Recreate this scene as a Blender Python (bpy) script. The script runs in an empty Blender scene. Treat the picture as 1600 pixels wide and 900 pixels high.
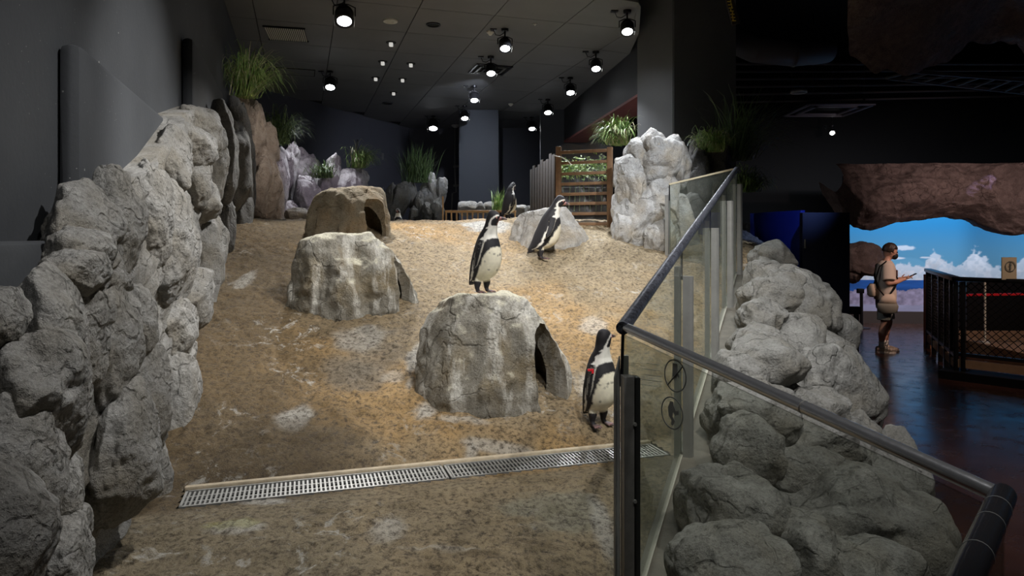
import bpy, bmesh, math, random
import numpy as np
from mathutils import Vector, Matrix, noise as mnoise
from mathutils.kdtree import KDTree
random.seed(7); rng = np.random.default_rng(7)
C = bpy.context.scene
COL = C.collection
PI = math.pi
EYE = 1.75; FPX = 1060.0; HOR = 370.0

# ---------------------------------------------------------------- camera
cam = bpy.data.cameras.new('camera'); camo = bpy.data.objects.new('camera', cam); COL.objects.link(camo)
camo.location = (0, 0, EYE); camo.rotation_euler = (PI/2, 0, 0)
cam.sensor_width = 36; cam.lens = 36*FPX/1600; cam.shift_y = -(450-HOR)/1600
cam.clip_start = 0.05; cam.clip_end = 100
C.camera = camo
# ---------------------------------------------------------------- world / exposure
w = bpy.data.worlds.new('world'); C.world = w; w.use_nodes = True
bg = w.node_tree.nodes['Background']; bg.inputs[0].default_value = (0.55, 0.62, 0.8, 1); bg.inputs[1].default_value = 0.012
C.view_settings.view_transform = 'Standard'; C.view_settings.look = 'None'
C.view_settings.gamma = 1; C.view_settings.use_curve_mapping = False
C.view_settings.exposure = 0.0
try:
    C.cycles.max_bounces = 6; C.cycles.diffuse_bounces = 3; C.cycles.glossy_bounces = 3
    C.cycles.transparent_max_bounces = 12; C.cycles.use_denoising = True
    C.cycles.sample_clamp_indirect = 3.0
except Exception: pass

def P(px, py, d):
    return Vector(((px-800)/FPX*d, d, EYE+(HOR-py)/FPX*d))
E1 = Vector((0.9549, 0.2970, 0)); E2 = Vector((-0.2970, 0.9549, 0))
WALLW = 0.95; ZC = EYE+2.9
U0 = -WALLW*0.9549               # u coordinate of left wall plane
def UV(u, v, z=0.0): return E1*u+E2*v+Vector((0, 0, z))
FD = Vector((0.412, 1.0, 0.214)); F0 = Vector((0.388, 2.35, EYE-0.31))   # handrail line of the slope railing
RH = 1.1                                                                 # rail height above its curb

# ---------------------------------------------------------------- unseen ceiling spots, some inferred near the camera, some added to brighten parts
def spot(loc, target, power, size=60, blend=0.6, color=(1, 1, 1), radius=0.025, name='lamp_and_fill', parent=None):
    l = bpy.data.lights.new(name, 'SPOT'); l.energy = power; l.spot_size = math.radians(size); l.spot_blend = blend
    l.color = color; l.shadow_soft_size = radius
    o = bpy.data.objects.new(name, l); COL.objects.link(o)
    o.rotation_euler = (Vector(target)-Vector(loc)).to_track_quat('-Z', 'Y').to_euler()
    o.location = loc
    if parent: o.parent = parent; o.location = Vector(loc)-parent.location
    return o
NEUT = (1.0, 0.98, 0.95); COOL = (0.9, 0.94, 1.0)
spot((-0.4, 12.0, 4.5), (-2.4, 17.0, 2.6), 170, 75, 0.9, (0.8, 0.86, 1.0))  # added fill that lifts the dark rear wall
spot((0.9, 3.8, 4.5), (-2.2, 4.3, 1.9), 620, 48, 0.8, NEUT)
spot((1.0, 3.9, 4.6), (0.6, 6.9, 1.3), 430, 52, 0.8, NEUT)
spot((0.2, 9.0, 4.5), (-2.4, 13.4, 2.3), 90, 34, 0.8, COOL)  # added fill for the grey rocks behind the crest
spot((-0.5, 5.6, 4.5), (-3.4, 8.6, 3.3), 110, 24, 0.7, NEUT)  # added spot to brighten the grass on the beige rock
spot((-0.6, 8.9, 4.5), (1.9, 9.8, 3.2), 90, 44, 0.9, COOL)  # added spot, placed so only the column's left face is lit
spot((1.5, 0.9, 4.3), (0.8, 1.7, 1.25), 140, 34, 0.8, NEUT, 0.06)  # added narrow spot for a highlight on the chrome rail
spot((1.2, 1.6, 4.5), (0.3, 5.6, 1.0), 420, 62, 0.7, NEUT)
spot((0.5, 2.4, 4.5), (-1.6, 3.0, 0.9), 330, 56, 0.8, NEUT)
spot((0.6, 4.2, 4.5), (-2.3, 4.9, 1.3), 120, 44, 0.8, NEUT)
spot((0.9, 4.5, 4.55), (0.1, 6.0, 1.0), 330, 75, 0.8, NEUT)
spot((0.3, 1.0, 4.5), (0.0, 3.0, 0.5), 110, 80, 0.9, NEUT)
spot((2.6, 2.0, 4.4), (1.65, 3.8, 0.8), 210, 75, 0.9, NEUT)
spot((0.9, 3.0, 4.5), (2.2, 5.4, 0.8), 160, 60, 0.9, NEUT)

# ---------------------------------------------------------------- numpy noise
def _h(i, j, k, s):
    n = (i*374761393+j*668265263+k*2147483647+s*974634777) & 0xffffffff
    n = ((n ^ (n >> 13))*1274126177) & 0xffffffff
    n = ((n ^ (n >> 16))*2246822519) & 0xffffffff
    return ((n ^ (n >> 15)) & 0xffff)/65535.0
def vnoise(p, s=0):
    p = np.asarray(p, float); f = np.floor(p); i = f.astype(np.int64); t = p-f; t = t*t*t*(t*(t*6-15)+10)
    r = 0
    for a in (0, 1):
        wa = t[:, 0] if a else 1-t[:, 0]
        for b in (0, 1):
            wb = t[:, 1] if b else 1-t[:, 1]
            for c in (0, 1):
                wc = t[:, 2] if c else 1-t[:, 2]
                r = r+wa*wb*wc*_h(i[:, 0]+a, i[:, 1]+b, i[:, 2]+c, s)
    return r*2-1
def fbm(p, octv=4, s=0, gain=0.5):
    r = 0; a = 1; tot = 0
    for o in range(octv):
        r = r+a*vnoise(p*(2.03**o)+o*7.3, s+o); tot += a; a *= gain
    return r/tot
def ridged(p, octv=3, s=0):
    r = 0; a = 1; tot = 0
    for o in range(octv):
        r = r+a*(1-2*np.abs(vnoise(p*(2.1**o)+o*3.1, s+o))); tot += a; a *= 0.5
    return r/tot

# ---------------------------------------------------------------- material helpers
class NT:
    def __init__(s, name):
        s.m = bpy.data.materials.new(name); s.m.use_nodes = True; s.t = s.m.node_tree; s.b = s.t.nodes['Principled BSDF']
        s.out = s.t.nodes['Material Output']
        tc = s.t.nodes.new('ShaderNodeTexCoord'); s.co = tc.outputs['Object']
    def n(s, typ, **k):
        nd = s.t.nodes.new(typ)
        for a, v in k.items():
            if hasattr(nd, a): setattr(nd, a, v)
        return nd
    def link(s, a, b): s.t.links.new(a, b)
    def noise(s, scale, detail=4, rough=0.55, vec=None, dist=0.0):
        nd = s.n('ShaderNodeTexNoise'); nd.inputs['Scale'].default_value = scale; nd.inputs['Detail'].default_value = detail
        nd.inputs['Roughness'].default_value = rough; nd.inputs['Distortion'].default_value = dist
        s.link(vec if vec is not None else s.co, nd.inputs['Vector']); return nd.outputs['Fac']
    def voro(s, scale, feature='F1', vec=None, out='Distance'):
        nd = s.n('ShaderNodeTexVoronoi'); nd.feature = feature; nd.inputs['Scale'].default_value = scale
        s.link(vec if vec is not None else s.co, nd.inputs['Vector']); return nd.outputs[out]
    def mapv(s, scale=(1, 1, 1), rot=(0, 0, 0)):
        nd = s.n('ShaderNodeMapping'); nd.inputs['Scale'].default_value = scale; nd.inputs['Rotation'].default_value = rot
        s.link(s.co, nd.inputs['Vector']); return nd.outputs[0]
    def ramp(s, fac, stops):
        nd = s.n('ShaderNodeValToRGB'); e = nd.color_ramp.elements
        while len(e) < len(stops): e.new(0.5)
        for el, (p, c) in zip(e, stops):
            el.position = p; el.color = (c, c, c, 1) if isinstance(c, (int, float)) else (*c, 1)
        s.link(fac, nd.inputs[0]); return nd.outputs[0]
    def mix(s, fac, a, b, blend='MIX'):
        nd = s.n('ShaderNodeMix'); nd.data_type = 'RGBA'; nd.blend_type = blend
        for sock, v in ((nd.inputs[0], fac), (nd.inputs[6], a), (nd.inputs[7], b)):
            if isinstance(v, (int, float)): sock.default_value = v
            elif isinstance(v, tuple): sock.default_value = (*v, 1)
            else: s.link(v, sock)
        return nd.outputs[2]
    def math(s, op, a, b=0.0):
        nd = s.n('ShaderNodeMath'); nd.operation = op
        for sock, v in ((nd.inputs[0], a), (nd.inputs[1], b)):
            if isinstance(v, (int, float)): sock.default_value = v
            else: s.link(v, sock)
        return nd.outputs[0]
    def bump(s, h, strength=0.5, dist=0.02, prev=None):
        nd = s.n('ShaderNodeBump'); nd.inputs['Strength'].default_value = strength; nd.inputs['Distance'].default_value = dist
        s.link(h, nd.inputs['Height'])
        if prev is not None: s.link(prev, nd.inputs['Normal'])
        return nd.outputs[0]
    def fin(s, col=None, rough=None, nrm=None, metal=None, spec=None):
        for k, v in (('Base Color', col), ('Roughness', rough), ('Normal', nrm), ('Metallic', metal), ('Specular IOR Level', spec)):
            if v is None: continue
            if isinstance(v, tuple): s.b.inputs[k].default_value = (*v, 1)
            elif isinstance(v, (int, float)): s.b.inputs[k].default_value = v
            else: s.link(v, s.b.inputs[k])
        return s.m

def rock_mat(name, c0, c1, c2, rough=0.85, spec=0.3, bumps=1.0, warm=None, streak=0.0, top=None):
    n = NT(name)
    big = n.noise(1.6, 5, 0.6); mid = n.noise(9, 6, 0.65); fine = n.noise(70, 5, 0.7); grain = n.noise(260, 2, 0.6)
    col = n.ramp(mid, [(0.25, c0), (0.5, c1), (0.78, c2)])
    col = n.mix(n.ramp(big, [(0.35, 0.0), (0.7, 0.75)]), col, tuple(x*0.62 for x in c1))
    if warm: col = n.mix(n.ramp(n.noise(2.3, 4, 0.6, dist=0.4), [(0.45, 0.0), (0.68, 0.8)]), col, warm)
    if streak:
        st = n.noise(5.5, 5, 0.65, vec=n.mapv((1, 1, 0.16)), dist=0.3)
        col = n.mix(n.ramp(st, [(0.5, 0.0), (0.66, streak)]), col, (0.74, 0.72, 0.66))
    if top:     # droppings gather on the upward faces
        ge = n.n('ShaderNodeNewGeometry'); sx = n.n('ShaderNodeSeparateXYZ'); n.link(ge.outputs['Normal'], sx.inputs[0])
        tz = n.math('ADD', sx.outputs['Z'], n.math('MULTIPLY', n.math('SUBTRACT', n.noise(7, 5, 0.7), 0.5), 1.3))
        col = n.mix(n.ramp(tz, [(0.55, 0.0), (0.85, 0.8)]), col, top)
    col = n.mix(n.ramp(fine, [(0.3, 0.55), (0.52, 0.0)]), col, tuple(x*0.45 for x in c0))
    col = n.mix(n.ramp(grain, [(0.55, 0.0), (0.75, 0.35)]), col, (0.75, 0.73, 0.68))
    pits = n.ramp(n.voro(26), [(0.0, 0.0), (0.22, 1.0)])
    pm = n.ramp(n.noise(4, 2), [(0.52, 1.0), (0.6, 0.0)])
    pits = n.math('MAXIMUM', pits, pm)
    dn = n.n('ShaderNodeTexNoise'); dn.inputs['Scale'].default_value = 3.0; dn.inputs['Detail'].default_value = 4; n.link(n.co, dn.inputs['Vector'])
    va = n.n('ShaderNodeVectorMath'); va.operation = 'MULTIPLY_ADD'; va.inputs[1].default_value = (0.5, 0.5, 0.5); n.link(dn.outputs['Color'], va.inputs[0]); n.link(n.co, va.inputs[2])
    ck = n.ramp(n.voro(3.2, 'DISTANCE_TO_EDGE', vec=va.outputs[0]), [(0.0, 0.0), (0.035, 1.0)])
    ck = n.math('MAXIMUM', ck, n.ramp(n.noise(1.7, 3), [(0.46, 0.0), (0.6, 1.0)]))
    b = n.bump(mid, 0.65*bumps, 0.05)
    b = n.bump(ck, 0.7*bumps, 0.025, b)
    b = n.bump(fine, 0.75*bumps, 0.012, b)
    b = n.bump(pits, 0.6*bumps, 0.012, b)
    b = n.bump(grain, 0.5*bumps, 0.003, b)
    return n.fin(col, rough, b, spec=spec)
def simple(name, col, rough=0.5, metal=0.0, spec=0.5, noise=0.0, nscale=20, bump=0.0, bdist=0.005):
    n = NT(name); c = col
    if noise:
        f = n.noise(nscale, 5, 0.6); c = n.mix(n.ramp(f, [(0.3, noise), (0.65, 0.0)]), col, tuple(x*0.5 for x in col))
    nr = None
    if bump: nr = n.bump(n.noise(nscale*2, 5, 0.6), bump, bdist)
    return n.fin(c, rough, nr, metal, spec)
def emis(name, col, strength):
    n = NT(name); n.b.inputs['Emission Color'].default_value = (*col, 1); n.b.inputs['Emission Strength'].default_value = strength
    return n.fin((0.8, 0.8, 0.8), 0.4)
def vcol_mat(name, rough=0.6, attr='col', bump=0.3, bscale=60, bdist=0.004, spec=0.3, emit=0.0):
    n = NT(name); a = n.n('ShaderNodeAttribute'); a.attribute_name = attr
    c = a.outputs['Color']
    nr = n.bump(n.noise(bscale, 4, 0.6), bump, bdist) if bump else None
    if emit: n.link(c, n.b.inputs['Emission Color']); n.b.inputs['Emission Strength'].default_value = emit
    return n.fin(c, rough, nr, spec=spec)

M = {}
M['rock_left'] = rock_mat('grey_rock', (0.12, 0.117, 0.11), (0.32, 0.315, 0.30), (0.55, 0.545, 0.53), warm=(0.22, 0.195, 0.15))
M['rock_mid'] = rock_mat('shaded_grey_rock', (0.10, 0.097, 0.09), (0.20, 0.197, 0.19), (0.32, 0.317, 0.31))  # dimmer copy of the left rock, shade put into its colour
M['rock_dark'] = rock_mat('dark_rock', (0.07, 0.068, 0.066), (0.14, 0.135, 0.13), (0.22, 0.215, 0.21))
M['rock_ridge'] = rock_mat('ridge_rock', (0.13, 0.129, 0.12), (0.31, 0.309, 0.295), (0.50, 0.498, 0.48), warm=(0.22, 0.20, 0.16))
M['rock_beige'] = rock_mat('beige_rock', (0.30, 0.23, 0.18), (0.52, 0.43, 0.36), (0.70, 0.62, 0.55))
M['rock_pink'] = rock_mat('pale_rock', (0.27, 0.25, 0.25), (0.48, 0.45, 0.46), (0.70, 0.67, 0.69))
M['rock_pale'] = rock_mat('white_rock', (0.28, 0.27, 0.26), (0.52, 0.51, 0.49), (0.75, 0.74, 0.72), warm=(0.45, 0.38, 0.28))
M['hut'] = rock_mat('guano_rock', (0.12, 0.105, 0.08), (0.27, 0.25, 0.205), (0.46, 0.44, 0.39), warm=(0.24, 0.18, 0.09), streak=0.95, top=(0.80, 0.76, 0.60))
M['hut_brown'] = rock_mat('brown_rock', (0.14, 0.11, 0.07), (0.30, 0.25, 0.17), (0.46, 0.41, 0.32), warm=(0.3, 0.2, 0.1))
M['arch'] = rock_mat('arch_rock', (0.10, 0.07, 0.06), (0.22, 0.16, 0.14), (0.34, 0.26, 0.22))
M['wall'] = simple('charcoal_wall_paint', (0.045, 0.047, 0.052), 0.62, noise=0.25, nscale=3, bump=0.25, bdist=0.01)
# speckles of splashed white on the painted wall
def wall_mat():
    n = NT('splashed_wall_paint')
    base = n.mix(n.ramp(n.noise(1.3, 5, 0.6), [(0.35, 0.0), (0.7, 0.6)]), (0.068, 0.072, 0.079), (0.042, 0.045, 0.050))
    sp = n.voro(9.0); m = n.ramp(sp, [(0.03, 1.0), (0.055, 0.0)])
    sp2 = n.voro(31.0); m2 = n.ramp(sp2, [(0.04, 1.0), (0.08, 0.0)])
    gate = n.ramp(n.noise(2.2, 3), [(0.5, 0.0), (0.62, 1.0)])
    m = n.math('MULTIPLY', n.math('MAXIMUM', m, n.math('MULTIPLY', m2, 0.7)), gate)
    return n.fin(n.mix(m, base, (0.55, 0.55, 0.52)), 0.7, n.bump(n.noise(40, 4), 0.2, 0.006), spec=0.2)
M['wall_splash'] = wall_mat()
M['wall_dark'] = simple('near_black_wall', (0.095, 0.098, 0.12), 0.7, noise=0.2, nscale=2)
M['wall_block'] = simple('slate_wall', (0.07, 0.08, 0.1), 0.6)
M['black'] = simple('black_paint', (0.004, 0.004, 0.005), 0.7, spec=0.2)
M['ceil'] = simple('ceiling_panel_grey', (0.165, 0.167, 0.17), 0.7, noise=0.3, nscale=1.2)
M['gap'] = simple('ceiling_gap_black', (0.01, 0.01, 0.01), 0.9)
M['steel'] = simple('brushed_steel', (0.40, 0.40, 0.385), 0.42, 0.55, noise=0.35, nscale=12)
M['steel_dark'] = simple('tarnished_steel', (0.27, 0.265, 0.25), 0.45, 0.55, noise=0.5, nscale=18)
def rail_mat():
    n = NT('worn_chrome_rail'); f = n.noise(42, 6, 0.75)
    return n.fin((0.62, 0.63, 0.66), n.ramp(f, [(0.35, 0.15), (0.7, 0.25)]), None, 0.85)
M['rail'] = rail_mat()
def rail_dirty():
    n = NT('wet_spotted_rail'); f = n.noise(60, 6, 0.8)
    c = n.mix(n.ramp(f, [(0.42, 0.0), (0.58, 1.0)]), (0.015, 0.016, 0.022), (0.15, 0.16, 0.20))
    return n.fin(c, 0.42, n.bump(f, 0.3, 0.002), 0.3)
M['rail_spot'] = rail_dirty()
M['rail_black'] = simple('black_enamel_rail', (0.02, 0.02, 0.023), 0.16, 0.0, 0.6, bump=0.1)
M['black_metal'] = simple('black_metal', (0.025, 0.025, 0.028), 0.35, 0.6)
M['caulk'] = simple('white_caulk', (0.42, 0.40, 0.35), 0.6)
M['concrete'] = simple('curb_concrete', (0.18, 0.165, 0.14), 0.7, noise=0.6, nscale=9, bump=0.5, bdist=0.01)
M['ledge'] = simple('pale_sand_mortar', (0.55, 0.46, 0.33), 0.8, noise=0.5, nscale=22, bump=0.5, bdist=0.01)
M['wood'] = simple('brown_timber', (0.23, 0.125, 0.06), 0.6, noise=0.6, nscale=16, bump=0.3)
M['wood_light'] = simple('orange_pine', (0.62, 0.36, 0.15), 0.55, noise=0.3, nscale=16)
M['wood_grey'] = simple('weathered_board', (0.04, 0.03, 0.024), 0.7, noise=0.7, nscale=20, bump=0.4)
M['white_plastic'] = simple('ivory_plastic', (0.75, 0.73, 0.66), 0.45)
M['cream'] = simple('cream_band', (0.62, 0.55, 0.38), 0.5)
M['lamp'] = emis('led_face', (0.93, 0.96, 1.0), 26)
M['lamp_dim'] = emis('small_led_face', (1.0, 0.98, 0.92), 0.5)
M['lamp_warm'] = emis('hall_spot_face', (1.0, 0.97, 0.92), 10)
M['mark'] = simple('etched_grey_mark', (0.17, 0.185, 0.18), 0.6)
M['blue_paint'] = simple('blue_panel_paint', (0.012, 0.03, 0.30), 0.5, noise=0.3, nscale=3)
M['navy'] = simple('navy_door_paint', (0.02, 0.022, 0.045), 0.5)
M['hair'] = simple('dark_brown_hair', (0.03, 0.018, 0.012), 0.45, bump=0.5)
M['skin'] = simple('skin', (0.58, 0.33, 0.24), 0.5)
M['shirt'] = simple('beige_tshirt_cotton', (0.60, 0.53, 0.46), 0.85, bump=0.3)
M['shirt_print'] = simple('dark_shirt_print', (0.12, 0.06, 0.06), 0.85)
M['short'] = simple('grey_shorts_cotton', (0.27, 0.29, 0.26), 0.85, bump=0.3)
M['maskm'] = simple('black_mask_cloth', (0.012, 0.012, 0.014), 0.7)
M['sock'] = simple('white_sock', (0.7, 0.68, 0.64), 0.8)
M['shoe'] = simple('beige_trainer', (0.55, 0.47, 0.38), 0.7, noise=0.4, nscale=30)
M['sole'] = simple('white_sole', (0.75, 0.72, 0.66), 0.6)
M['bag'] = simple('cream_bag', (0.62, 0.52, 0.42), 0.8)
M['bag_dark'] = simple('olive_grey_bag', (0.20, 0.20, 0.17), 0.8)
M['red'] = simple('red_band', (0.7, 0.02, 0.03), 0.4)
M['bill'] = vcol_mat('penguin_bill', 0.35, bump=0)
M['peng'] = vcol_mat('penguin_feathers', 0.62, bump=0.35, bscale=220, bdist=0.003, spec=0.25)
M['eye'] = simple('dark_eye', (0.02, 0.008, 0.006), 0.08)
M['yellow'] = simple('yellow_print', (0.75, 0.55, 0.10), 0.5)
M['sign'] = simple('cream_sign_card', (0.50, 0.44, 0.33), 0.6)
M['sand'] = simple('tan_sand', (0.42, 0.26, 0.15), 0.8, noise=0.5, nscale=8)
def leaf_mat(name, a, b):
    n = NT(name); g = n.ramp(n.noise(14, 2), [(0.3, a), (0.7, b)])
    return n.fin(g, 0.5, spec=0.4)
M['grass'] = leaf_mat('green_blades', (0.09, 0.24, 0.05), (0.42, 0.52, 0.18))
M['grass_dry'] = leaf_mat('straw_blades', (0.40, 0.36, 0.20), (0.60, 0.58, 0.40))
M['grass_dark'] = leaf_mat('shaded_blades', (0.05, 0.10, 0.03), (0.14, 0.20, 0.08))  # darker copy of the green blades, with shade in the colour
def glass_mat(name, tint, dirt, dirtcol=(0.62, 0.66, 0.58)):
    n = NT(name); t = n.t
    tr = n.n('ShaderNodeBsdfTransparent'); tr.inputs[0].default_value = (*tint, 1)
    gl = n.n('ShaderNodeBsdfGlossy'); gl.inputs['Roughness'].default_value = 0.03; gl.inputs[0].default_value = (0.9, 0.95, 0.95, 1)
    df = n.n('ShaderNodeBsdfTranslucent'); df.inputs[0].default_value = (*dirtcol, 1)
    d2 = n.n('ShaderNodeBsdfDiffuse'); d2.inputs[0].default_value = (*dirtcol, 1)
    ad = n.n('ShaderNodeMixShader'); ad.inputs[0].default_value = 0.5; n.link(df.outputs[0], ad.inputs[1]); n.link(d2.outputs[0], ad.inputs[2])
    m1 = n.n('ShaderNodeMixShader'); m2 = n.n('ShaderNodeMixShader')
    f = n.math('MULTIPLY', n.ramp(n.noise(2.5, 6, 0.7), [(0.3, 0.35), (0.75, 1.0)]), dirt)
    n.link(f, m1.inputs[0]); n.link(tr.outputs[0], m1.inputs[1]); n.link(ad.outputs[0], m1.inputs[2])
    lw = n.n('ShaderNodeLayerWeight'); lw.inputs[0].default_value = 0.12
    n.link(n.math('MULTIPLY', lw.outputs['Fresnel'], 0.32), m2.inputs[0]); n.link(m1.outputs[0], m2.inputs[1]); n.link(gl.outputs[0], m2.inputs[2])
    n.link(m2.outputs[0], n.out.inputs[0]); return n.m
M['glass'] = glass_mat('dusty_glass', (0.93, 0.95, 0.92), 0.085)
M['glass_clear'] = glass_mat('smoked_glass', (0.80, 0.81, 0.78), 0.03)
M['glass_edge'] = simple('green_glass_edge', (0.45, 0.55, 0.45), 0.2)
def net_mat():
    n = NT('clear_net_sheet'); tr = n.n('ShaderNodeBsdfTransparent'); d = n.n('ShaderNodeBsdfPrincipled'); d.inputs['Base Color'].default_value = (0.4, 0.4, 0.4, 1); d.inputs['Roughness'].default_value = 0.2
    m = n.n('ShaderNodeMixShader'); m.inputs[0].default_value = 0.16
    n.link(tr.outputs[0], m.inputs[1]); n.link(d.outputs[0], m.inputs[2]); n.link(m.outputs[0], n.out.inputs[0]); return n.m
M['net'] = net_mat()
def floor_mat():
    n = NT('polished_dark_floor'); f = n.noise(1.2, 5, 0.6, dist=0.5)
    c = n.mix(n.ramp(f, [(0.35, 0.0), (0.7, 1.0)]), (0.030, 0.013, 0.010), (0.075, 0.032, 0.024))
    r = n.ramp(n.noise(5, 5, 0.6), [(0.3, 0.16), (0.7, 0.32)])
    return n.fin(c, r, n.bump(n.noise(2.0, 3, 0.5), 0.05, 0.01), spec=0.5)
M['floor'] = floor_mat()
def ground_mat():
    n = NT('rough_sand_concrete'); a = n.n('ShaderNodeAttribute'); a.attribute_name = 'col'; c = a.outputs['Color']
    g1 = n.noise(34, 6, 0.75); g2 = n.noise(140, 4, 0.7); g3 = n.noise(6, 5, 0.65)
    c = n.mix(n.ramp(g1, [(0.36, 0.9), (0.54, 0.0)]), c, (0.06, 0.042, 0.024))
    c = n.mix(n.ramp(g2, [(0.56, 0.0), (0.74, 0.35)]), c, (0.66, 0.58, 0.44))
    wh = n.noise(8, 7, 0.75, dist=0.8); gate = n.noise(1.1, 3, 0.5)
    m = n.math('MULTIPLY', n.ramp(wh, [(0.55, 0.0), (0.64, 1.0)]), n.ramp(gate, [(0.5, 0.0), (0.62, 0.75)]))
    c = n.mix(m, c, (0.74, 0.72, 0.66))
    b = n.bump(g3, 0.5, 0.05); b = n.bump(g1, 1.0, 0.03, b); b = n.bump(g2, 1.0, 0.008, b)
    return n.fin(c, n.ramp(g1, [(0.3, 0.6), (0.6, 0.9)]), b, spec=0.22)
M['ground'] = ground_mat()

# ---------------------------------------------------------------- object helpers
def tag(o, label=None, cat=None, group=None, kind=None):
    if label: o['label'] = label
    if cat: o['category'] = cat
    if group: o['group'] = group
    if kind: o['kind'] = kind
    return o
def thing(name, label, cat, loc=(0, 0, 0), group=None):
    o = bpy.data.objects.new(name, None); COL.objects.link(o); o.location = Vector(loc); o.empty_display_size = 0.1
    return tag(o, label, cat, group)
def wloc(o):
    v = Vector((0, 0, 0))
    while o: v += Vector(o.location); o = o.parent
    return v
def mesh_obj(name, verts, faces, m, parent=None, smooth=True, origin=None):
    """world-space verts -> one mesh object whose origin sits at `origin` (or at its parent's)"""
    verts = np.asarray(verts, float).reshape(-1, 3)
    org = Vector(origin) if origin is not None else (wloc(parent) if parent else Vector((0, 0, 0)))
    me = bpy.data.meshes.new(name)
    v = verts-np.array(org)
    me.from_pydata(v.tolist() if len(v) < 3000 else v, [], faces if isinstance(faces, list) else faces.tolist())
    me.materials.append(m)
    if smooth: me.shade_smooth()
    o = bpy.data.objects.new(name, me); COL.objects.link(o)
    if parent: o.parent = parent; o.location = org-wloc(parent)
    else: o.location = org
    return o
def vcol(o, cols):
    a = o.data.color_attributes.new('col', 'FLOAT_COLOR', 'POINT')
    c = np.ones((len(cols), 4)); c[:, :3] = cols; a.data.foreach_set('color', c.ravel())
def weighted(o, angle=0.6):
    try: o.data.set_sharp_from_angle(angle=angle)
    except Exception: pass
    return o
class MB:
    def __init__(s): s.v = []; s.f = []
    def add(s, v, f):
        n = len(s.v); s.v += [tuple(x) for x in v]; s.f += [tuple(i+n for i in g) for g in f]; return s
    def box(s, c, size, ax=None):
        """c centre, size full extents, ax optional 3 axis vectors"""
        c = Vector(c); ax = ax or (Vector((1, 0, 0)), Vector((0, 1, 0)), Vector((0, 0, 1)))
        h = [Vector(a)*x/2 for a, x in zip(ax, size)]
        v = [c+h[0]*i+h[1]*j+h[2]*k for k in (-1, 1) for j in (-1, 1) for i in (-1, 1)]
        return s.add(v, [(0, 2, 3, 1), (4, 5, 7, 6), (0, 1, 5, 4), (2, 6, 7, 3), (0, 4, 6, 2), (1, 3, 7, 5)])
    def bar(s, a, b, wd, hd, up=(0, 0, 1)):
        a = Vector(a); b = Vector(b); d = (b-a); L = d.length; d.normalize(); x = d.cross(Vector(up))
        if x.length < 1e-4: x = d.cross(Vector((1, 0, 0)))
        x.normalize(); y = x.cross(d).normalized()
        return s.box((a+b)/2, (wd, hd, L), (x, y, d))
    def tube(s, pts, r, n=12, cap=True):
        pts = [Vector(p) for p in pts]; rs = r if isinstance(r, (list, tuple)) else [r]*len(pts)
        base = len(s.v); prev = None
        for i, p in enumerate(pts):
            t = (pts[min(i+1, len(pts)-1)]-pts[max(i-1, 0)]).normalized()
            if prev is None:
                x = t.cross(Vector((0, 0, 1)))
                if x.length < 1e-3: x = t.cross(Vector((1, 0, 0)))
            else: x = prev-t*prev.dot(t)
            x.normalize(); prev = x; y = t.cross(x)
            for k in range(n):
                a = 2*PI*k/n; s.v.append(tuple(p+(x*math.cos(a)+y*math.sin(a))*rs[i]))
        for i in range(len(pts)-1):
            for k in range(n):
                k2 = (k+1) % n
                s.f.append((base+i*n+k, base+i*n+k2, base+(i+1)*n+k2, base+(i+1)*n+k))
        if cap:
            s.f.append(tuple(base+k for k in range(n))[::-1]); s.f.append(tuple(base+(len(pts)-1)*n+k for k in range(n)))
        return s
    def disc(s, c, r, ax, thick=0.004, n=24, r_in=0.0):
        c = Vector(c); z = Vector(ax).normalized(); x = z.orthogonal().normalized(); y = z.cross(x); b = len(s.v)
        for zz in (-thick/2, thick/2):
            for rr in ((r, r_in) if r_in else (r,)):
                for k in range(n):
                    a = 2*PI*k/n; s.v.append(tuple(c+z*zz+(x*math.cos(a)+y*math.sin(a))*rr))
        if r_in:
            for k in range(n):
                q = (k+1) % n; A, B, D, E = b+k, b+n+k, b+2*n+k, b+3*n+k; A2, B2, D2, E2_ = b+q, b+n+q, b+2*n+q, b+3*n+q
                s.f += [(A, B, B2, A2), (D, D2, E2_, E), (A, A2, D2, D), (B, E, E2_, B2)]
        else:
            s.f.append(tuple(b+k for k in range(n))[::-1]); s.f.append(tuple(b+n+k for k in range(n)))
            for k in range(n): q = (k+1) % n; s.f.append((b+k, b+q, b+n+q, b+n+k))
        return s
    def sphere(s, c, r, n=16, m=10, ax=None):
        c = Vector(c); r = r if isinstance(r, (tuple, list)) else (r, r, r); b = len(s.v)
        ax = ax or (Vector((1, 0, 0)), Vector((0, 1, 0)), Vector((0, 0, 1)))
        for i in range(m+1):
            t = PI*i/m
            for k in range(n):
                a = 2*PI*k/n; s.v.append(tuple(c+ax[0]*r[0]*math.sin(t)*math.cos(a)+ax[1]*r[1]*math.sin(t)*math.sin(a)+ax[2]*r[2]*math.cos(t)))
        for i in range(m):
            for k in range(n): q = (k+1) % n; s.f.append((b+i*n+k, b+(i+1)*n+k, b+(i+1)*n+q, b+i*n+q))
        return s
    def build(s, name, m, parent=None, smooth=False, origin=None, bevel=0.0):
        o = mesh_obj(name, s.v, s.f, m, parent, smooth, origin)
        if bevel:
            bm = bmesh.new(); bm.from_mesh(o.data)
            bmesh.ops.bevel(bm, geom=[e for e in bm.edges if e.calc_face_angle(0) > 0.9], offset=bevel, segments=2, affect='EDGES', profile=0.5)
            bm.to_mesh(o.data); bm.free(); o.data.shade_smooth(); weighted(o, 0.7)
        elif smooth: weighted(o, 0.8)
        return o
def copy_tree(o, parent=None):
    c = o.copy(); COL.objects.link(c)
    if parent: c.parent = parent
    for ch in [x for x in o.children]: copy_tree(ch, c)
    return c
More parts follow.
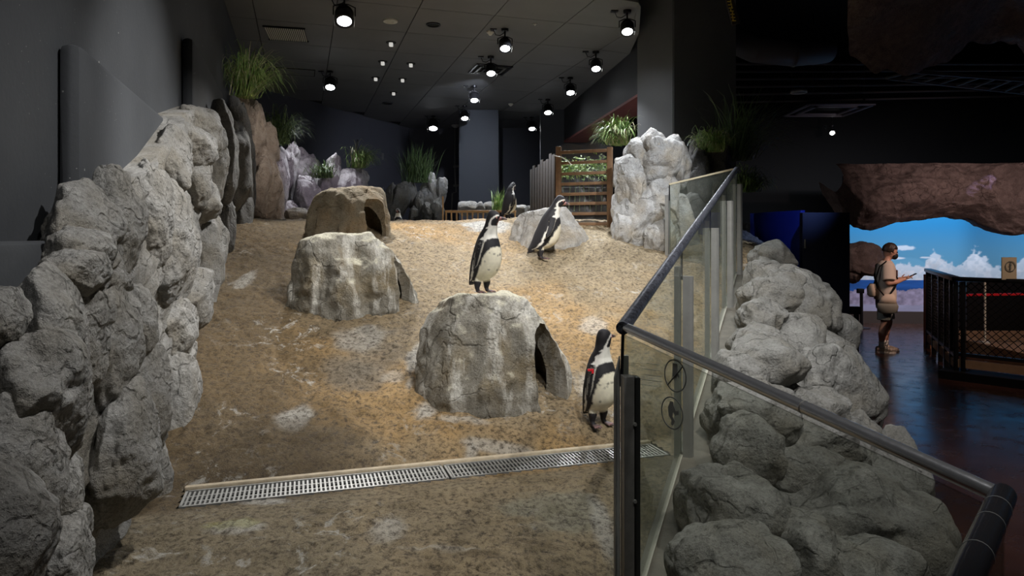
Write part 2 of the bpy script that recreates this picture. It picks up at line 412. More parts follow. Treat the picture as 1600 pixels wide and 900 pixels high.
def evaluated(o, *mods):
    """apply modifiers by evaluating; returns new mesh"""
    dg = bpy.context.evaluated_depsgraph_get(); ev = o.evaluated_get(dg)
    return bpy.data.meshes.new_from_object(ev)
def mesh_np(me):
    n = len(me.vertices); a = np.empty(n*3); me.vertices.foreach_get('co', a); return a.reshape(-1, 3)

# ---------------------------------------------------------------- rock shapes
_ico = {}
def ico(sub):
    if sub not in _ico:
        bm = bmesh.new(); bmesh.ops.create_icosphere(bm, subdivisions=sub, radius=1)
        _ico[sub] = (np.array([v.co[:] for v in bm.verts]), np.array([[v.index for v in f.verts] for f in bm.faces])); bm.free()
    return _ico[sub]
def rock_verts(center, axes, frame, seed, sub=5, rough=1.0, nplanes=9, box=0.85, low=0.22, crack=0.06):
    v, f = ico(sub); r = np.random.default_rng(seed)
    q = np.sign(v)*np.abs(v)**box; q /= np.maximum(1e-6, np.linalg.norm(q, axis=1))[:, None]**0.55
    q = q*(1+low*fbm(v*1.25+seed*3.7, 3, seed)[:, None])
    for k in range(nplanes):
        n = r.normal(size=3); n /= np.linalg.norm(n); h = r.uniform(0.66, 0.92)
        d = np.maximum(0, q@n-h); d = d*d/(d+0.03); q = q-n[None]*(d*0.8)[:, None]
    ax = np.array(axes); m = min(axes)
    p = q*ax
    nrm = v/ax; nrm /= np.linalg.norm(nrm, axis=1)[:, None]
    wp = p+seed*1.7
    p = p+nrm*(rough*m*(0.09*fbm(wp*(1.3/m), 4, seed+3)+crack*np.minimum(0, -ridged(wp*(0.8/m), 2, seed+9)+0.35)
                  + 0.03*fbm(wp*(5/m), 3, seed+5)))[:, None]
    F = np.array([list(frame[0]), list(frame[1]), list(frame[2])])
    return p@F+np.array(center), f
XYZ = (Vector((1, 0, 0)), Vector((0, 1, 0)), Vector((0, 0, 1)))
def tilt(frame, a, b=0.0):
    """rotate frame about its second axis by a, about its third by b"""
    m = Matrix.Rotation(a, 3, frame[1]) @ Matrix.Rotation(b, 3, frame[2])
    return tuple(m @ Vector(x) for x in frame)
def rock(parent, center, axes, frame=XYZ, seed=1, sub=5, mat='rock_left', name='rock', **k):
    v, f = rock_verts(center, axes, frame, seed, sub, **k)
    return mesh_obj(name, v, f, M[mat], parent, True, origin=center)
def rock_px(parent, x0, x1, y0, y1, d, depth, seed, mat, sub=5, grow=1.1, tl=0.0, yaw=0.0, **k):
    c = P((x0+x1)/2, (y0+y1)/2, d); a = (x1-x0)/2/FPX*d*grow; h = (y1-y0)/2/FPX*d*grow
    return rock(parent, c, (a, depth, h), tilt(XYZ, tl, yaw), seed, sub, mat, **k)

# ================================================================ LARGE STRUCTURE
def struct(o, label=None):
    o['kind'] = 'structure'
    if label: o['label'] = label
    return o
# -- sloping ground of the enclosure
KV = np.array([-2, 3.42, 3.66, 3.76, 4.4, 6.66, 7.5, 8.3, 9.3, 30]); KZ = np.array([-1.27, -1.25, -1.245, -1.19, -0.975, -0.235, 0.03, 0.185, 0.235, 0.235])
def zprof(v):
    r = 0
    for dv, wt in ((-0.3, .2), (-0.15, .2), (0, .2), (0.15, .2), (0.3, .2)): r = r+wt*np.interp(v+dv, KV, KZ)
    lo = np.interp(v, KV, KZ)
    t = np.clip((v-3.8)/0.6, 0, 1)
    return lo*(1-t)+r*t
def zg(x, y, detail=True):
    x = np.atleast_1d(np.asarray(x, float)); y = np.atleast_1d(np.asarray(y, float))
    v = -0.297*x+0.9549*y; u = 0.9549*x+0.297*y
    z = zprof(v)+EYE
    p = np.stack([x, y, np.zeros_like(x)], 1)
    damp = np.clip((np.abs(v-3.55)-0.17)/0.2, 0, 1)
    z = z+damp*(0.05*fbm(p*0.9, 3, 11)+0.022*fbm(p*4, 3, 5))
    z = z+0.10*np.exp(-((x-1.12)/0.35)**2-((y-7.45)/0.25)**2)
    if detail: z = z+damp*(0.012*fbm(p*14, 3, 9)+0.010*vnoise(p*33, 4))
    s = ((x-0.388)-(y-2.35)*0.412)/1.0816
    t = np.clip((s+0.5)/0.5, 0, 1)*np.clip((7.3-y)/0.5, 0, 1); zb = F0.z-RH-0.03+0.214*(y-2.35)
    z = z*(1-t)+np.minimum(z, zb)*t
    return z
def Zg(x, y): return float(zg(x, y, False)[0])
def build_ground():
    xs = np.arange(-3.9, 3.2, 0.021); ys = np.arange(1.9, 9.9, 0.021)
    X, Y = np.meshgrid(xs, ys, indexing='ij'); x = X.ravel(); y = Y.ravel()
    z = zg(x, y)
    s = ((x-0.388)-(y-2.35)*0.412)/1.0816; v = -0.297*x+0.9549*y; u = 0.9549*x+0.297*y
    keep = ((s < 0.02) | (y > 7.25)) & (u > U0-0.05) & ((x < 0.42) | (y > 2.3)) & ~((v > 3.446) & (v < 3.66) & (u > -0.53) & (u < 2.02))
    K = keep.reshape(X.shape); idx = np.arange(len(x)).reshape(X.shape)
    ok = K[:-1, :-1] & K[1:, :-1] & K[1:, 1:] & K[:-1, 1:]
    f = np.stack([idx[:-1, :-1][ok], idx[1:, :-1][ok], idx[1:, 1:][ok], idx[:-1, 1:][ok]], 1)
    # colours: dirt, algae and guano, plus broad darker and paler zones
    p = np.stack([x, y, z*0], 1)
    n1 = fbm(p*0.9+3, 4, 21); n2 = fbm(p*3.1, 4, 22); n3 = fbm(p*9, 3, 23)
    tan = np.array([0.47, 0.36, 0.22]); orange = np.array([0.52, 0.34, 0.155]); brown = np.array([0.15, 0.108, 0.06]); grey = np.array([0.34, 0.30, 0.24]); white = np.array([0.78, 0.76, 0.70])
    def mixc(a, b, t): return a*(1-t[:, None])+b*t[:, None]
    sm = lambda a, b, q: np.clip((q-a)/(b-a), 0, 1)**2*(3-2*np.clip((q-a)/(b-a), 0, 1))
    c = np.tile(tan, (len(x), 1)); c = mixc(c, orange, sm(-0.05, 0.35, n1+0.3*n2))
    px = 800+FPX*x/y; py = HOR-FPX*(z-EYE)/y
    lf = 1-sm(-0.45, 0.45, u-0.36+0.5*n2+0.25*n1)          # dark wet ground on the left, its dimmer light also in the colour
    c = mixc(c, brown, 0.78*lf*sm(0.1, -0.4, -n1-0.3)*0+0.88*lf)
    lowz = sm(3.45, 3.35, v)
    c = mixc(c, np.array([0.40, 0.335, 0.225]), 0.75*lowz)
    c = mixc(c, np.array([0.55, 0.47, 0.33]), 0.45*sm(5.2, 7.5, v)*sm(-0.8, 0.4, x))  # paler towards the upper right of the slope
    def blob(cx, cy, rx, ry, amt, col, wob=0.5, ang=0.0):
        dx = x-cx; dy = y-cy; a = dx*math.cos(ang)+dy*math.sin(ang); b = -dx*math.sin(ang)+dy*math.cos(ang)
        q = np.sqrt((a/rx)**2+(b/ry)**2)+wob*n2+0.35*n3
        return sm(1.1, 0.55, q)*amt
    def ray(px_, py_):
        ds = np.linspace(2, 9.5, 400); xx = (px_-800)/FPX*ds; zz = EYE+(HOR-py_)/FPX*ds
        g = zg(xx, ds, False); i = int(np.argmax(zz < g)); return xx[i], ds[i]
    for (a, b, rx, ry, amt, col) in [(570, 560, .28, .5, .55, grey), (560, 530, .22, .25, .4, white), (645, 570, .05, .28, .7, white), (665, 645, .10, .14, .75, white), (460, 655, .10, .16, .6, white),
                                     (925, 615, .10, .2, .45, white), (930, 510, .12, .15, .5, white), (1020, 640, .2, .2, .3, grey), (660, 560, .04, .2, .6, white), (720, 655, .25, .06, .5, white), (770, 700, .3, .05, .5, white), (640, 600, .05, .12, .6, white), (620, 590, .1, .1, .4, white),
                                     (385, 435, .07, .25, .5, white), (380, 825, .12, .06, .6, white), (415, 785, .12, .04, .6, white), (370, 818, .12, .05, .4, np.array([.5, .5, .12])), (735, 715, .05, .1, .6, white),
                                     (880, 800, .25, .25, .45, np.array([.45, .47, .38])), (940, 820, .06, .3, .55, white), (600, 830, .1, .15, .45, white), (760, 330 + 22, .3, .5, .8, white), (540, 760, .2, .05, .4, white), (700, 860, .22, .03, .4, white),
                                     (505, 425, .2, .12, .45, grey), (340, 740, .15, .1, .4, brown), (500, 680, .35, .14, .5, brown), (760, 870, .2, .05, .6, brown), (820, 850, .2, .04, .5, brown)]:
        cx, cy = ray(a, b); c = mixc(c, col, blob(cx, cy, rx, ry, amt, col))
    c = c*(1+0.18*n3)[:, None]
    o = mesh_obj('ground', np.stack([x, y, z], 1), f, M['ground'])
    # drop loose vertices
    bm = bmesh.new(); bm.from_mesh(o.data); 
    lay = bm.verts.layers.float_color.new('col')
    bm.verts.ensure_lookup_table()
    for vv in bm.verts: vv[lay] = (*np.clip(c[vv.index], 0, 1), 1)
    bmesh.ops.delete(bm, geom=[vv for vv in bm.verts if not vv.link_faces], context='VERTS')
    bm.to_mesh(o.data); bm.free(); o.data.shade_smooth()
    return struct(o, 'rough sand coloured sloping ground of the enclosure')
build_ground()
# far plateau
z0 = EYE+0.235
mb = MB(); mb.box((-1.2, 14.9, z0-0.08), (9.6, 10.2, 0.1)); struct(mb.build('ground_plateau', M['rock_dark']), 'flat ground behind the crest of the slope')
# visitor floor
mb = MB(); mb.box((8.0, 8.0, -0.06), (20, 18, 0.12)); struct(mb.build('floor', M['floor']), 'dark glossy visitor floor')
# -- left wall with raised panels
wl = MB(); a = UV(U0-0.1, -1.0, 0); b = UV(U0-0.1, 14.4, 0)
wl.box((a+b)/2+Vector((0, 0, 2.3)), (0.2, (b-a).length, 4.9), (E1, E2, Vector((0, 0, 1))))
WL = struct(wl.build('wall_left', M['wall_splash']), 'tall charcoal painted wall speckled with white splashes')
def wall_v(px, prot=0.0):
    d = (WALLW-prot/0.9549)/(-(px-800)/FPX-0.311); x = (px-800)/FPX*d
    return -0.297*x+0.9549*d, d
def raised(v0, v1, zb, zt, p):
    m = MB(); m.box(UV(U0+p/2, (v0+v1)/2, (zb+zt)/2), (p, v1-v0, zt-zb), (E1, E2, Vector((0, 0, 1))))
    o = m.build('raised_panel', M['wall_splash'], WL, bevel=min(0.035, p*0.45)); return o
v0, d0 = wall_v(88); v1, d1 = wall_v(300)
raised(v0, v0+2.3, 0.4, EYE+(HOR-64)/FPX*d0, 0.085)
v0, d0 = wall_v(283); raised(v0, v0+2.2, 0.5, EYE+(HOR-57)/FPX*d0, 0.09)
v0, d0 = wall_v(72, 0.05); raised(0.3, v0, 0.4, EYE+(HOR-376)/FPX*d0, 0.11)
# -- angled back-left wall, back wall, block, recess
def wall_between(name, a, b, zb, zt, th, m, label=None):
    a = Vector((a[0], a[1], 0)); b = Vector((b[0], b[1], 0)); d = (b-a).normalized(); n = Vector((-d.y, d.x, 0))
    q = MB(); q.box((a+b)/2+n*th/2+Vector((0, 0, (zb+zt)/2)), (d and (b-a).length, th, zt-zb), (d, n, Vector((0, 0, 1))))
    return struct(q.build(name, m), label)
bl = UV(U0, 14.0); BL0 = (bl.x, bl.y); BL1 = (-2.75, 18.1)
wall_between('wall_back_left', BL0, BL1, 0.5, 4.9, 0.2, M['wall_dark'], 'dark wall running back behind the far rocks')
wall_between('wall_back', (-2.8, 18.1), (2.2, 18.1), 0.5, 4.9, 0.2, M['wall_dark'], 'dark rear wall')
# slate block in front of the back wall
q = MB(); c = P(748, 260, 15.5); q.box((c.x, 16.3, 3.0), (0.9, 1.6, 3.4)); struct(q.build('wall_block', M['wall_block']), 'slate grey wall block at the rear')
q = MB(); q.box((1.6, 15.6, 3.75), (1.9, 0.3, 1.9)); struct(q.build('wall_lintel', M['wall_block']), 'dark lintel above the rear opening')
# door in the back-left wall
da = Vector((BL0[0], BL0[1], 0)); db = Vector((BL1[0], BL1[1], 0)); dd = (db-da).normalized(); dn = Vector((dd.y, -dd.x, 0))
def on_back_left(px):
    r = (px-800)/FPX; # solve (da+dd*t).x = r*(da+dd*t).y
    t = (r*da.y-da.x)/(dd.x-r*dd.y); return da+dd*t
p0 = on_back_left(557); p1 = on_back_left(598); pc = (p0+p1)/2
q = MB(); q.box(pc+dn*0.03+Vector((0, 0, 3.0)), ((p1-p0).length, 0.05, 2.1), (dd, dn, Vector((0, 0, 1))))
D1 = struct(q.build('door_1', M['wall_dark']), 'dark service door in the rear wall')
q = MB()
for zz in (3.75, 2.9): q.box(p1-dd*0.12+dn*0.08+Vector((0, 0, zz)), (0.03, 0.04, 0.16), (dd, dn, Vector((0, 0, 1))))
tag(q.build('door_handle', M['steel'], D1))
# -- ceiling panels
ce = MB(); ce.box(UV(0.2, 11.0, ZC+0.09), (12.0, 18.0, 0.06), (E1, E2, Vector((0, 0, 1)))) if False else None
BM0 = Vector((1.90, 10.5, 0)); BMD = Vector((-0.146, 1, 0)).normalized(); BMN = Vector((BMD.y, -BMD.x, 0))
def inside(x, y):  # left of the beam
    if y < 10.1: return (x-1.86)-(y-10.1)*0.1846
    return (Vector((x, y, 0))-BM0).dot(BMN)
cb = bmesh.new()
CEDGE = Vector((1.86, 10.1, 0)); CE2 = Vector((1.38, 7.5, 0))
pts = [UV(U0-0.05, 6.8), UV(U0-0.05, 14.1), Vector((-2.7, 18.3, 0)), Vector((0.8, 18.3, 0)), BM0+BMD*7.5, CEDGE, CE2, UV(3.2, 6.8)]
vs = [cb.verts.new((p.x, p.y, ZC+0.03)) for p in pts]; cb.faces.new(vs)
r = bmesh.ops.extrude_face_region(cb, geom=cb.faces[:]); bmesh.ops.translate(cb, verts=[g for g in r['geom'] if isinstance(g, bmesh.types.BMVert)], vec=(0, 0, 0.1))
me = bpy.data.meshes.new('ceiling'); cb.to_mesh(me); cb.free(); me.materials.append(M['gap']); CE = bpy.data.objects.new('ceiling', me); COL.objects.link(CE); struct(CE, 'dark grey panelled ceiling')
us = [-1.6+1.0*k+0.02 for k in range(-6, 12)]
VENT = []
for iu in range(-1, 7):
    ua = -0.57+0.999*iu; ub = ua+0.999
    for iv in range(-1, 11):
        va = 8.56+1.08*iv; vb = va+1.08
        cs = [UV(max(ua, U0)+0.006, va+0.006), UV(ub-0.006, va+0.006), UV(ub-0.006, vb-0.006), UV(max(ua, U0)+0.006, vb-0.006)]
        if all(inside(c_.x, c_.y) > -0.02 for c_ in cs) or all(c_.y > 18.2 for c_ in cs): continue
        cc = sum((x for x in cs), Vector())/4
        # skip the ones outside the angled wall
        if (cc-da).dot(dn) < -0.3 and cc.y > 12: continue
        q = MB()
        # clip against the beam plane by sliding the corners
        out = []
        for c_ in cs:
            e = inside(c_.x, c_.y)
            if e > 0: c_ = c_-BMN*e
            out.append(c_)
        v8 = [Vector((c_.x, c_.y, ZC)) for c_ in out]+[Vector((c_.x, c_.y, ZC+0.025)) for c_ in out]
        q.add(v8, [(0, 1, 2, 3), (4, 7, 6, 5), (0, 4, 5, 1), (1, 5, 6, 2), (2, 6, 7, 3), (3, 7, 4, 0)])
        q.build('panel', M['ceil'], CE)
# -- beam to the right of the ceiling
q = MB(); L0 = BM0-BMD*0.35; L1 = BM0+BMD*7.6
q.box((L0+L1)/2+BMN*0.26+Vector((0, 0, EYE+2.18+0.7)), ((L1-L0).length, 0.5, 1.4), (BMD, BMN, Vector((0, 0, 1))))
BEAM = struct(q.build('beam', M['wall']), 'dark beam along the ceiling edge')
q = MB(); q.box((L0+L1)/2+BMN*0.26+Vector((0, 0, EYE+2.165)), ((L1-L0).length, 0.52, 0.04), (BMD, BMN, Vector((0, 0, 1))))
tag(q.build('soffit', simple('dull_red_soffit', (0.30, 0.10, 0.09), 0.6, noise=0.4), BEAM), 'dull red underside of the beam')
# -- column
def column():
    a = P(995, 0, 10.1); b = P(1052, 0, 9.55); c_ = P(1151, 0, 10.0); a.z = b.z = c_.z = 0; d_ = a+(c_-b)
    v = [(p.x, p.y, z) for z in (0.0, 6.0) for p in (a, b, c_, d_)]
    o = mesh_obj('column', v, [(0, 1, 5, 4), (1, 2, 6, 5), (2, 3, 7, 6), (3, 0, 4, 7), (4, 5, 6, 7), (3, 2, 1, 0)], M['wall_splash'], None, False)
    o.data.materials[0] = simple('column_paint', (0.15, 0.153, 0.158), 0.6, noise=0.2, nscale=2, spec=0.2)
    bm = bmesh.new(); bm.from_mesh(o.data); bmesh.ops.bevel(bm, geom=[e for e in bm.edges if abs(e.verts[0].co.z-e.verts[1].co.z) > 1], offset=0.012, segments=2, affect='EDGES'); bm.to_mesh(o.data); bm.free()
    return struct(o, 'square charcoal column')
column()
# -- dark hall to the right: rear wall, side, ceiling
wall_between('wall_hall_back', (1.2, 16.2), (16, 16.2), 0, 7.0, 0.3, M['black'], 'black rear wall of the visitor hall')
wall_between('wall_hall_right', (15.5, 16.4), (15.5, -1.0), 0, 7.0, 0.3, M['black'])
wall_between('wall_hall_front', (15.5, -1.2), (-6, -1.2), 0, 7.0, 0.3, M['black'])
q = MB(); q.box((7.5, 7.5, 6.2), (17, 18, 0.2)); struct(q.build('ceiling_hall', M['black']), 'black open ceiling of the visitor hall')

# ================================================================ DRAIN GRATE
def grate(ua, ub, label):
    t = thing('drain_grate', label, 'grate', UV((ua+ub)/2, 3.547, EYE-1.252), 'drain grates across the ground')
    z = EYE-1.250
    ax = (E1, E2, Vector((0, 0, 1)))
    fr = MB()
    for vv in (3.446, 3.648): fr.box(UV((ua+ub)/2, vv, z-0.01), (ub-ua, 0.012, 0.03), ax)
    for uu in (ua+0.006, ub-0.006): fr.box(UV(uu, 3.547, z-0.01), (0.012, 0.205, 0.03), ax)
    fr.build('grate_frame', M['steel'], t)
    s = MB()
    for vv in (3.513, 3.580): s.box(UV((ua+ub)/2, vv, z-0.008), (ub-ua-0.02, 0.009, 0.014), ax)
    n = int((ub-ua)/0.0215)
    for k in range(n):
        uu = ua+0.012+(ub-ua-0.024)*(k+0.5)/n; s.box(UV(uu, 3.547, z-0.006), (0.0095, 0.195, 0.013), ax)
    tag(s.build('grate_bars', M['steel'], t), kind='stuff')
    pan = MB(); pan.box(UV((ua+ub)/2, 3.547, z-0.10), (ub-ua, 0.2, 0.01), ax); pan.build('channel', M['black'], t)
def u_at(px, py):
    p = P(px, py, 1); 
    t = 3.547/(-0.297*p.x+0.9549); return 0.9549*p.x*t+0.297*t
ug0, ugm, ug1 = u_at(285, 780), u_at(697, 738), u_at(1030, 704)
grate(ug0, ugm-0.006, 'steel slotted drain grate, left section next to the rock wall')
grate(ugm+0.006, ug1, 'steel slotted drain grate, right section ending at the glass railing')
q = MB(); q.box(UV((ug0+ug1)/2, 3.690, EYE-1.256), (ug1-ug0+0.02, 0.06, 0.05), (E1, E2, Vector((0, 0, 1))))
tag(q.build('trim_1', M['ledge'], bevel=0.008), 'pale mortar strip along the grate'); bpy.data.objects['trim_1']['kind'] = 'structure'

# ================================================================ GLASS RAILING ON THE SLOPE
def rail_pt(t): return F0+FD*t
Fh = Vector((FD.x, FD.y, 0)).normalized(); Fn = Vector((Fh.y, -Fh.x, 0)); Fdir = FD.normalized()
TEND = 4.78
post_t = [0.0, 1.23, 2.49, 3.69, TEND]
GR = thing('glass_railing', 'glass railing climbing the slope with black spotted handrail and steel posts', 'railing', rail_pt(0)-Vector((0, 0, RH)))
mb = MB(); mb.tube([rail_pt(-0.02), rail_pt(1.6), rail_pt(3.2), rail_pt(TEND)], 0.0235, 20); mb.build('handrail', M['rail_spot'], GR, True)
def slope_box(m, t0, t1, n_off, z0_, z1_, th):
    """box following the slope between t0,t1; z0_,z1_ heights relative to the rail line"""
    vs = []
    for t in (t0, t1):
        for n_ in (n_off-th/2, n_off+th/2):
            for z_ in (z0_, z1_): vs.append(rail_pt(t)+Fn*n_+Vector((0, 0, z_)))
    m.add(vs, [(0, 1, 3, 2), (4, 6, 7, 5), (0, 4, 5, 1), (2, 3, 7, 6), (1, 5, 7, 3), (0, 2, 6, 4)]); return m
for a, b in zip(post_t[:-1], post_t[1:]):
    m = MB(); slope_box(m, a+0.012, b-0.012, 0, -RH, -0.03, 0.010)
    gp = m.build('glass_panel', M['glass'], GR)
    m = MB(); slope_box(m, a+0.012, b-0.012, 0.0, -RH-0.004, -RH+0.005, 0.018); m.build('seal', M['caulk'], gp)
for i, t in enumerate(post_t[1:]):
    c = rail_pt(t)
    po = MB(); zt = c.z-0.16; zb_ = c.z-RH-0.05
    # visitor side: rounded fin, enclosure side: two flat channels
    prof = [(-0.019, 0.008), (-0.019, 0.045), (-0.010, 0.058), (0, 0.062), (0.010, 0.058), (0.019, 0.045), (0.019, 0.008)]
    b_ = [c+Fh*a_+Fn*b2 for a_, b2 in prof]; n = len(b_)
    po.add([(p.x, p.y, zb_) for p in b_]+[(p.x, p.y, zt) for p in b_], [tuple(range(n))[::-1], tuple(range(n, 2*n))]+[(k, (k+1) % n, n+(k+1) % n, n+k) for k in range(n)])
    p_ob = po.build('post', M['steel'], GR)
    for sgn in (-1, 1):
        ch = MB(); ch.box(Vector((c.x, c.y, (zt+0.05+zb_)/2))+Fh*0.031*sgn-Fn*0.020, (0.018, 0.026, zt+0.05-zb_), (Fh, Fn, Vector((0, 0, 1))))
        ch.build('channel', M['steel_dark'] if sgn < 0 else M['steel'], p_ob)
    rod = MB(); rod.tube([Vector((c.x, c.y, zt-0.02)), Vector((c.x, c.y, c.z-0.01))], 0.006, 8); rod.build('rod', M['black_metal'], p_ob, True)
# corner post
c = rail_pt(0); zt = P(985, 583, c.y).z; zb_ = 0.2
cp = MB(); cx = Vector((c.x+0.005, c.y-0.01, 0))
XA = Vector((1, 0.1, 0)).normalized(); YA = Vector((-0.1, 1, 0)).normalized(); ZA = Vector((0, 0, 1))
cp.box(cx+Vector((0.0, -0.03, (zt+zb_)/2)), (0.036, 0.05, zt-zb_), (XA, YA, ZA))
CPO = cp.build('corner_post', M['steel_dark'], GR, bevel=0.003)
m = MB(); zl = P(965, 590, c.y).z; zr = P(978, 558, c.y).z
e = [cx+Vector((-0.036, 0.005, 0)), cx+Vector((-0.015, 0.03, 0)), cx+Vector((-0.019, 0.036, 0)), cx+Vector((-0.041, 0.009, 0))]
m.add([(p.x, p.y, zb_) for p in e]+[(e[0].x, e[0].y, zl), (e[1].x, e[1].y, zr), (e[2].x, e[2].y, zr), (e[3].x, e[3].y, zl)],
      [(3, 2, 1, 0), (4, 5, 6, 7), (0, 1, 5, 4), (1, 2, 6, 5), (2, 3, 7, 6), (3, 0, 4, 7)])
m.build('flange', M['steel'], CPO)
m = MB(); m.box(cx+Vector((0.031, -0.02, (zt+zb_)/2)), (0.018, 0.05, zt-zb_-0.01), (XA, YA, ZA)); m.build('channel', M['black_metal'], CPO, bevel=0.003)
m = MB(); m.box(cx+Vector((0.004, 0.045, (zr+zb_)/2)), (0.022, 0.02, zr-zb_), (XA, YA, ZA)); m.build('channel', M['steel'], CPO)
m = MB(); m.tube([(c.x-0.006, c.y+0.02, zt-0.05), (c.x-0.002, c.y+0.005, c.z)], 0.006, 8); m.build('rod', M['black_metal'], CPO, True)
m = MB()
for zz in (0.16, 0.42, 0.75): m.tube([cx+Vector((0.022, -0.058, zt-zz)), cx+Vector((0.022, -0.05, zt-zz))], 0.006, 8)
tag(m.build('screws', M['steel'], CPO), kind='stuff')
# return pane at the top of the slope
ra = rail_pt(TEND); rb = P(1046, 288, 7.49)
GE = thing('end_glass_screen', 'small glass screen between the top of the railing and the tall rock', 'railing', (rb.x, rb.y, EYE-0.26))
hd = Vector((rb.x-ra.x, rb.y-ra.y, 0)).normalized(); hn = Vector((hd.y, -hd.x, 0))
m = MB(); A = Vector((ra.x, ra.y, 0))+hd*0.03; B = Vector((rb.x, rb.y, 0))
vs = [v_+hn*s_+Vector((0, 0, z_)) for v_, zs in ((A, (ra.z-RH+0.02, ra.z)), (B, (EYE-0.26, rb.z))) for s_ in (-.005, .005) for z_ in zs]
m.add(vs, [(0, 1, 3, 2), (4, 6, 7, 5), (0, 4, 5, 1), (2, 3, 7, 6), (1, 5, 7, 3), (0, 2, 6, 4)]); m.build('glass_panel', M['glass'], GE)
m = MB(); m.bar(Vector((A.x, A.y, ra.z)), Vector((B.x, B.y, rb.z)), 0.018, 0.018); m.build('top_strip', M['cream'], GE)
m = MB()
for s_ in (-0.028, 0.028): m.box(Vector((B.x, B.y, EYE+(0.46-0.36)/2))+hd*0.02+hn*s_, (0.035, 0.03, 0.82), (hd, hn, ZA))
m.build('post', M['steel'], GE)
m = MB(); m.tube([Vector((B.x, B.y, EYE+0.4)), Vector((B.x, B.y, rb.z))], 0.007, 8); m.build('rod', M['black_metal'], GE, True)
# curb beneath the railing
m = MB(); nseg = 30
rows = []
for k in range(nseg+1):
    t = -0.35+(TEND+1.0)*k/nseg; b_ = rail_pt(t)-Vector((0, 0, RH+0.006))
    rows.append([b_-Fn*0.035-ZA*0.35, b_-Fn*0.035, b_+Fn*0.30, b_+Fn*0.36-ZA*0.5])
vs = [p for r_ in rows for p in r_]; fs = [(i*4+j, i*4+j+1, (i+1)*4+j+1, (i+1)*4+j) for i in range(nseg) for j in range(3)]
fs += [(0, 1, 2, 3), tuple(nseg*4+j for j in (3, 2, 1, 0))]
struct(m.add(vs, fs).build('curb', M['concrete']), 'concrete curb under the glass railing')

# ================================================================ NEAR RAILING (chrome rail crossing right)
Q0 = rail_pt(0); Q1 = P(1566, 776, 1.3); Q2 = P(1463, 1015, 0.8)
NR = thing('chrome_railing', 'near glass railing with polished chrome handrail dropping to a black corner at right', 'railing', (Q1.x, Q1.y, 0))
m = MB(); m.tube([Q0, Q0.lerp(Q1, 0.5), Q1], 0.0165, 20); m.build('handrail', M['rail'], NR, True)
m = MB(); jn = Q0.lerp(Q1, 0.62); dd_ = (Q1-Q0).normalized(); m.tube([jn-dd_*0.002, jn+dd_*0.002], 0.0172, 20); m.build('rail_joint', M['steel_dark'], NR, True)
m = MB(); m.tube([Q1-(Q2-Q1).normalized()*0.012, Q1.lerp(Q2, 0.5), Q2], 0.0225, 20); hb = m.build('corner_rail', M['rail_black'], NR, True)
for f_ in (0.12, 0.27, 0.5):
    m = MB(); c_ = Q1.lerp(Q2, f_); d_ = (Q2-Q1).normalized(); m.tube([c_-d_*0.0012, c_+d_*0.0012], 0.0229, 20)
    m.build('rail_band', M['steel'], NR, True)
m = MB(); n_ = Vector(((Q1-Q0).y, -(Q1-Q0).x, 0)).normalized(); dl = Vector((0, 0, 0.03))
vs = [p-dl*(1 if z_ else 0)-Vector((0, 0, 0 if z_ else (1.05 if p is not Q0 else 1.12)))+n_*s_ for p in (Q0, Q1) for s_ in (-.004, .004) for z_ in (0, 1)]
m.add(vs, [(0, 1, 3, 2), (4, 6, 7, 5), (0, 4, 5, 1), (2, 3, 7, 6), (1, 5, 7, 3), (0, 2, 6, 4)]); m.build('glass_panel', M['glass_clear'], NR)
m = MB(); n2_ = Vector(((Q2-Q1).y, -(Q2-Q1).x, 0)).normalized()
vs = [p-Vector((0, 0, 0.03 if z_ else 1.0))+n2_*s_ for p in (Q1, Q2) for s_ in (-.004, .004) for z_ in (0, 1)]
m.add(vs, [(0, 1, 3, 2), (4, 6, 7, 5), (0, 4, 5, 1), (2, 3, 7, 6), (1, 5, 7, 3), (0, 2, 6, 4)]); m.build('glass_panel', M['glass_clear'], NR)

# marks etched on the near pane, read from the other side
Gh = Vector((Q1.x-Q0.x, Q1.y-Q0.y, 0)).normalized(); Gn = Vector((Gh.y, -Gh.x, 0)); Gn = Gn if Gn.y < 0 else -Gn
def glass_pt(px, py):      # point on the first pane as the photo shows it
    r = P(px, py, 1)-Vector((0, 0, EYE)); t = Gn.dot(Vector((Q0.x, Q0.y, 0)))/Gn.dot(Vector((r.x, r.y, 0)))
    return Vector((r.x*t, r.y*t, EYE+r.z*t))+Gn*0.0055
gpane = [o for o in NR.children if o.name.startswith('glass_panel')][0]
def mark_mb(): return MB()
def ringmark(px, py, r, slash):
    c_ = glass_pt(px, py); m = mark_mb(); m.disc(c_, r, Gn, 0.0015, 40, r*0.92)
    if slash:
        m.bar(c_+Gh*r*0.66+ZA*r*0.66, c_-Gh*r*0.66-ZA*r*0.66, 0.0015, 0.006, Gn)
    return c_, m
def poly_mark(m, c_, pts, s_):
    n = len(pts); b_ = [c_+Gh*x*s_+ZA*y*s_ for x, y in pts]
    m.add([p-Gn*0.0006 for p in b_]+[p+Gn*0.0006 for p in b_], [tuple(range(n)), tuple(range(n, 2*n))[::-1]]+[(k, (k+1) % n, n+(k+1) % n, n+k) for k in range(n)])
c_, m = ringmark(1057, 587, 0.051, True)
poly_mark(m, c_, [(-.2, .75), (.2, .75), (.22, .3), (.38, .0), (.3, -.08), (.16, .1), (.12, -.25), (.05, -.02), (.0, -.3), (-.05, -.02), (-.12, -.28), (-.16, 0), (-.25, -.18), (-.24, .1)], 0.051)
tag(m.build('hand_symbol', M['mark'], gpane), 'round no touching symbol with a hand and slash')
c_, m = ringmark(1052, 645, 0.051, False)
